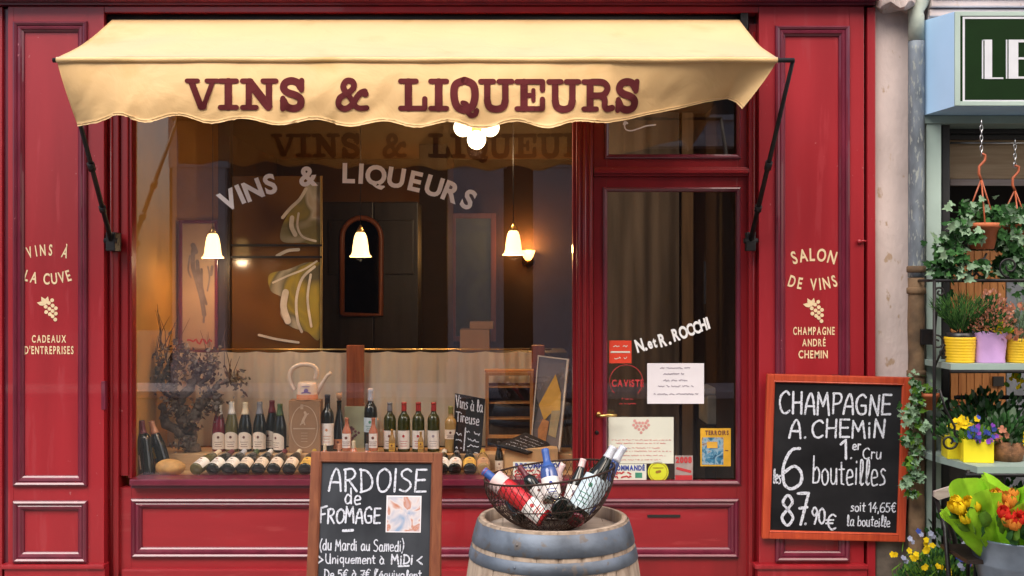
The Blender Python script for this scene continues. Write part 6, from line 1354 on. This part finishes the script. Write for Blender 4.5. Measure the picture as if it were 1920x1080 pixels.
# yellow and blue violas on the ground
c = Vector((X(1757, -.42), -.42, 0)); e = empty('viola_plant', c, 'bushy viola with small yellow and pale blue flowers at the foot of the drainpipe', 'viola')
b = MB(); pot_part(b, c, .11, .15, .17, .03); b.build('pot', 'terra', e)
b = MB(); shrub(b, r, c+Vector((0, -.02, .10)), .26, .27, 1300, .034, 'oval', 4, ry=.19)
for i in range(120): t = r.random(); p = c+Vector((r.uniform(-.24, .24), r.uniform(-.18, .1), .12+.22*t)); leaf(b, p, Vector((r.gauss(0, .6), -.3, 1)), rv(r), r.uniform(.05, .09), 'needle', 2, .1)
b.build('foliage', ['ivy1', 'ivyd', 'ivy3', 'ivy1'], e)
b = MB()
for (px, py) in ((1673, 1040), (1705, 1033), (1736, 1018), (1738, 1030), (1718, 1044), (1735, 1063), (1759, 1062), (1778, 1069), (1748, 1023), (1713, 1047)):
    p = W(px, py, -.63+r.gauss(0, .03)); flower(b, p, .030, r); flower(b, p+Vector((r.gauss(0, .022), -.01, r.gauss(0, .022))), .026, r)
b.build('yellow_flowers', 'pet_y', e)
b = MB()
for (px, py) in ((1706, 1010), (1722, 996), (1796, 1044), (1808, 1040), (1812, 1052), (1808, 1020), (1745, 1000), (1694, 1046), (1800, 1060)): flower(b, W(px, py, -.60+r.gauss(0, .03)), .026, r, r.randrange(2)); flower(b, W(px+5, py+6, -.60+r.gauss(0, .03)), .024, r, r.randrange(2))
b.build('blue_flowers', ['pet_l', 'pet_b'], e)
# zinc bucket of tulips
yb_ = -1.0; s = (DC+yb_)/F; c = Vector((X(1912, yb_), yb_, 0)); H_ = Z(1003, yb_)
e = empty('zinc_bucket', c, 'zinc bucket on the pavement at the right edge holding wrapped tulips', 'bucket')
Rb_ = 90*s; b = MB()
hh = .36; z0 = H_-hh
b.lathe([(.001, z0+.002), (Rb_*.66, z0+.002), (Rb_*.68, z0+.01), (Rb_*.885, z0+hh*.62), (Rb_*.90, z0+hh*.63), (Rb_*.90, z0+hh*.66), (Rb_*.905, z0+hh*.67), (Rb_*.99, z0+hh-.012), (Rb_*1.02, z0+hh-.006), (Rb_*1.0, z0+hh), (Rb_*.97, z0+hh-.004), (Rb_*.93, z0+hh-.06), (Rb_*.70, z0+.02), (.001, z0+.02)], Matrix.Translation((c.x, c.y, 0)), 48, cap=False); b.build('pail', 'zinc', e)
e2 = empty('flower_crate', (c.x, c.y, 0), 'low wooden crate carrying the zinc bucket', 'crate')
b = MB(); b.box(c.x-.2, c.x+.22, c.y-.2, c.y+.2, z0-.022, z0-.0, .004); b.build('top', 'greywood', e2); b = MB()
for dx in (-.2, .18): b.box(c.x+dx, c.x+dx+.04, c.y-.19, c.y+.19, 0, z0-.0225, .003)
b.build('side', 'greywood', e2)
def tulip(b, p, d, size, r, mi):
    d = d.normalized(); s_ = d.orthogonal().normalized(); t = d.cross(s_)
    for k in range(6):
        a = k*PI/3+.2*r.random(); rad = s_*math.cos(a)+t*math.sin(a); base = p+rad*.004; wv = size*.30; n = len(b.v); sd = rad.cross(d)
        rows = [(0, .10, .05), (.25, .55, .30), (.55, .62, .36), (.8, .42, .30), (1.0, .06, .20)]
        for q, wd, out in rows:
            for e_ in (-1, 0, 1): b.v.append(base+d*size*q+rad*size*out*(1 if e_ == 0 else .86)+sd*e_*wv*wd*1.5)
        for i in range(4):
            for j in range(2): b.face((n+i*3+j, n+i*3+j+1, n+i*3+j+4, n+i*3+j+3), mi, True)
def bouquet(label, tip, col, wrap_top, heads, seed, R=.105):
    r = random.Random(seed); base = Vector((c.x+(tip.x-c.x)*.18, c.y+(tip.y-c.y)*.4, z0+.12)); e = empty('tulip_bouquet', base, label, 'bouquet', 'wrapped tulip bouquets in the zinc bucket')
    ax = (tip-base); L = ax.length; ax.normalize(); s_ = ax.cross(Vector((0, 1, 0))).normalized(); t = s_.cross(ax)
    def cone(u, v):
        a = u*2*PI; rr = .03+(R-.02)*v**1.3+.02*v*math.sin(a*7+seed)+.020*mnoise.noise(Vector((a*1.6, v*5, seed)))+.010*mnoise.noise(Vector((a*5, v*11, seed+4))); top = L*(.86+.20*(math.sin(a*2.5+seed)*.5+.5)); return base+ax*top*v+(s_*math.cos(a)+t*math.sin(a))*rr
    b = MB(); b.grid(cone, 90, 22); b.build('wrapping', 'tissue', e)
    b = MB(); st = MB(); lf = MB()
    for (px, py, dy, mi) in heads:
        p = W(px, py, yb_+dy); d = (p-base).normalized()+rv(r)*.15-Vector((0, .2, 0)); tulip(b, p-d.normalized()*.03, d, .070, r, mi); st.tube([base, p-d.normalized()*.03], .004, 6)
        for k in range(4): leaf(lf, p-d.normalized()*.11+rv(r)*.03, (d+rv(r)*.45), rv(r), r.uniform(.08, .14), 'oval', k % 2, .3)
    b.build('flowers', col, e); st.build('stem', 'ivy3', e); lf.build('leaves', ['ivy3', 'ivy1'], e)
bouquet('yellow tulips in lime green tissue leaning left in the zinc bucket', W(1808, 925, yb_-.04), ['pet_y', 'pet_o'], .1, [(1800, 955, -.13, 0), (1818, 943, -.12, 0), (1790, 951, -.10, 0), (1828, 950, -.13, 0), (1812, 972, -.15, 0), (1795, 943, -.06, 0)], 3, .13)
bouquet('orange tulips in lime green tissue standing at the back of the zinc bucket', W(1884, 898, yb_+.08), ['pet_o', 'pet_y'], .1, [(1870, 930, -.02, 0), (1885, 936, -.04, 0), (1895, 942, -.06, 0), (1862, 932, -.02, 1), (1880, 950, -.08, 0), (1900, 930, 0, 0)], 5, .12)
bouquet('red tulips in lime green tissue at the right picture edge of the zinc bucket', W(1908, 935, yb_-.12), ['pet_r', 'pet_o'], .1, [(1895, 968, -.24, 0), (1908, 975, -.26, 0), (1882, 962, -.22, 0), (1915, 960, -.22, 0), (1902, 984, -.26, 1), (1925, 975, -.25, 0), (1890, 978, -.24, 1)], 8, .13)
# weathered wooden chair behind the flowers
yk = -.70; e = empty('folding_chair', (X(1800, yk), yk, 0), 'weathered grey wooden folding chair half hidden behind the tulips', 'chair')
b = MB(); n = []
for px, py in ((1752, 932), (1752, 922), (1790, 910), (1838, 901), (1846, 905), (1850, 918), (1846, 922), (1800, 925), (1760, 938)): q = W(px, py, yk); n.append((q.x, q.z))
b.prism(n[::-1], yk, yk+.022); b.build('backrest', 'greywood', e)
b = MB(); b.tube([W(1756, 936, yk+.03), W(1772, 990, yk-.1), (X(1790, yk-.3), yk-.3, 0)], .012, 8); b.build('leg', 'iron', e)
b = MB(); b.tube([W(1846, 920, yk+.03), W(1835, 990, yk-.1), (X(1820, yk-.3), yk-.3, 0)], .012, 8); b.build('leg', 'iron', e)
b = MB(); b.tube([W(1772, 960, yk-.02), W(1790, 1010, yk+.2), (X(1800, yk+.3), yk+.25, 0)], .013, 8); b.build('leg', 'iron', e)
b = MB(); b.box(X(1760, yk), X(1840, yk), yk-.36, yk-.02, .44, .462, .004); b.build('seat', 'darkwall', e)

# ================================================================== THE OTHER SIDE OF THE STREET (seen only mirrored in the panes)
ob = empty('house_across_street', (0, -13, 0), 'pale lavender house across the street mirrored in the shop window', 'building')
M['lavender'] = mat('pale_lavender_render', (.66, .55, .56), .85, var=.08, scale=1.5); M['lav2'] = mat('pale_stone_trim', (.86, .68, .64), .8, var=.06)
M['darkshop'] = mat('dark_shop_timber', (.035, .025, .022), .5)
b = MB(); b.box(-3.0, 12, -13.4, -13, 4.3, 13); b.box(-6.2, -3.001, -13.4, -13.02, 4.3, 5.4); b.build('wall', 'lavender', ob)  # tall block and low left wing, shaped to shade the shop front's right side
b = MB(); b.box(-6.2, 9, -13.4, -13.1, 0, 4.3); b.build('shop_front', 'darkshop', ob)
M['dimglass'] = mat('dark_window_glass', (.03, .03, .035), .1)
for a, c_ in ((-6.1, -5.15), (-1.15, -.15), (.38, 1.12), (4.2, 5.0), (7.9, 8.7)):
    b = MB(); b.box(a, c_, -13.1, -12.93, .001, 4.1, .02); b.box(a-.06, c_+.06, -13.1, -12.90, 3.95, 4.29, .02); b.box(a-.03, c_+.03, -13.1, -12.91, 0, .45, .02); b.build('pilaster', 'lav2', ob)
for i in range(5):
    x = -2.4+i*2.7
    for z0_, h_ in ((4.8, 1.5), (6.7, 1.4)):
        b = MB(); frame2(b, x, x+1.15, z0_, z0_+h_, -12.999, -12.93, .10, .01); fr = b.build('window', 'lav2', ob)
        b = MB(); b.box(x+.1, x+1.05, -12.998, -12.96, z0_+.1, z0_+h_-.1); b.build('pane', 'dimglass', fr)
for z0_, t_ in ((4.32, .2), (6.45, .12), (8.4, .3), (12.9, .3)): b = MB(); b.box(-3, 12, -12.999, -12.85, z0_, z0_+t_, .02); b.build('string_course', 'lav2', ob)
b = MB(); b.box(-9, 9, -12.8, -11.2, -.019, .10, .02); tag(b.build('kerb', 'lav2'), kind='structure')
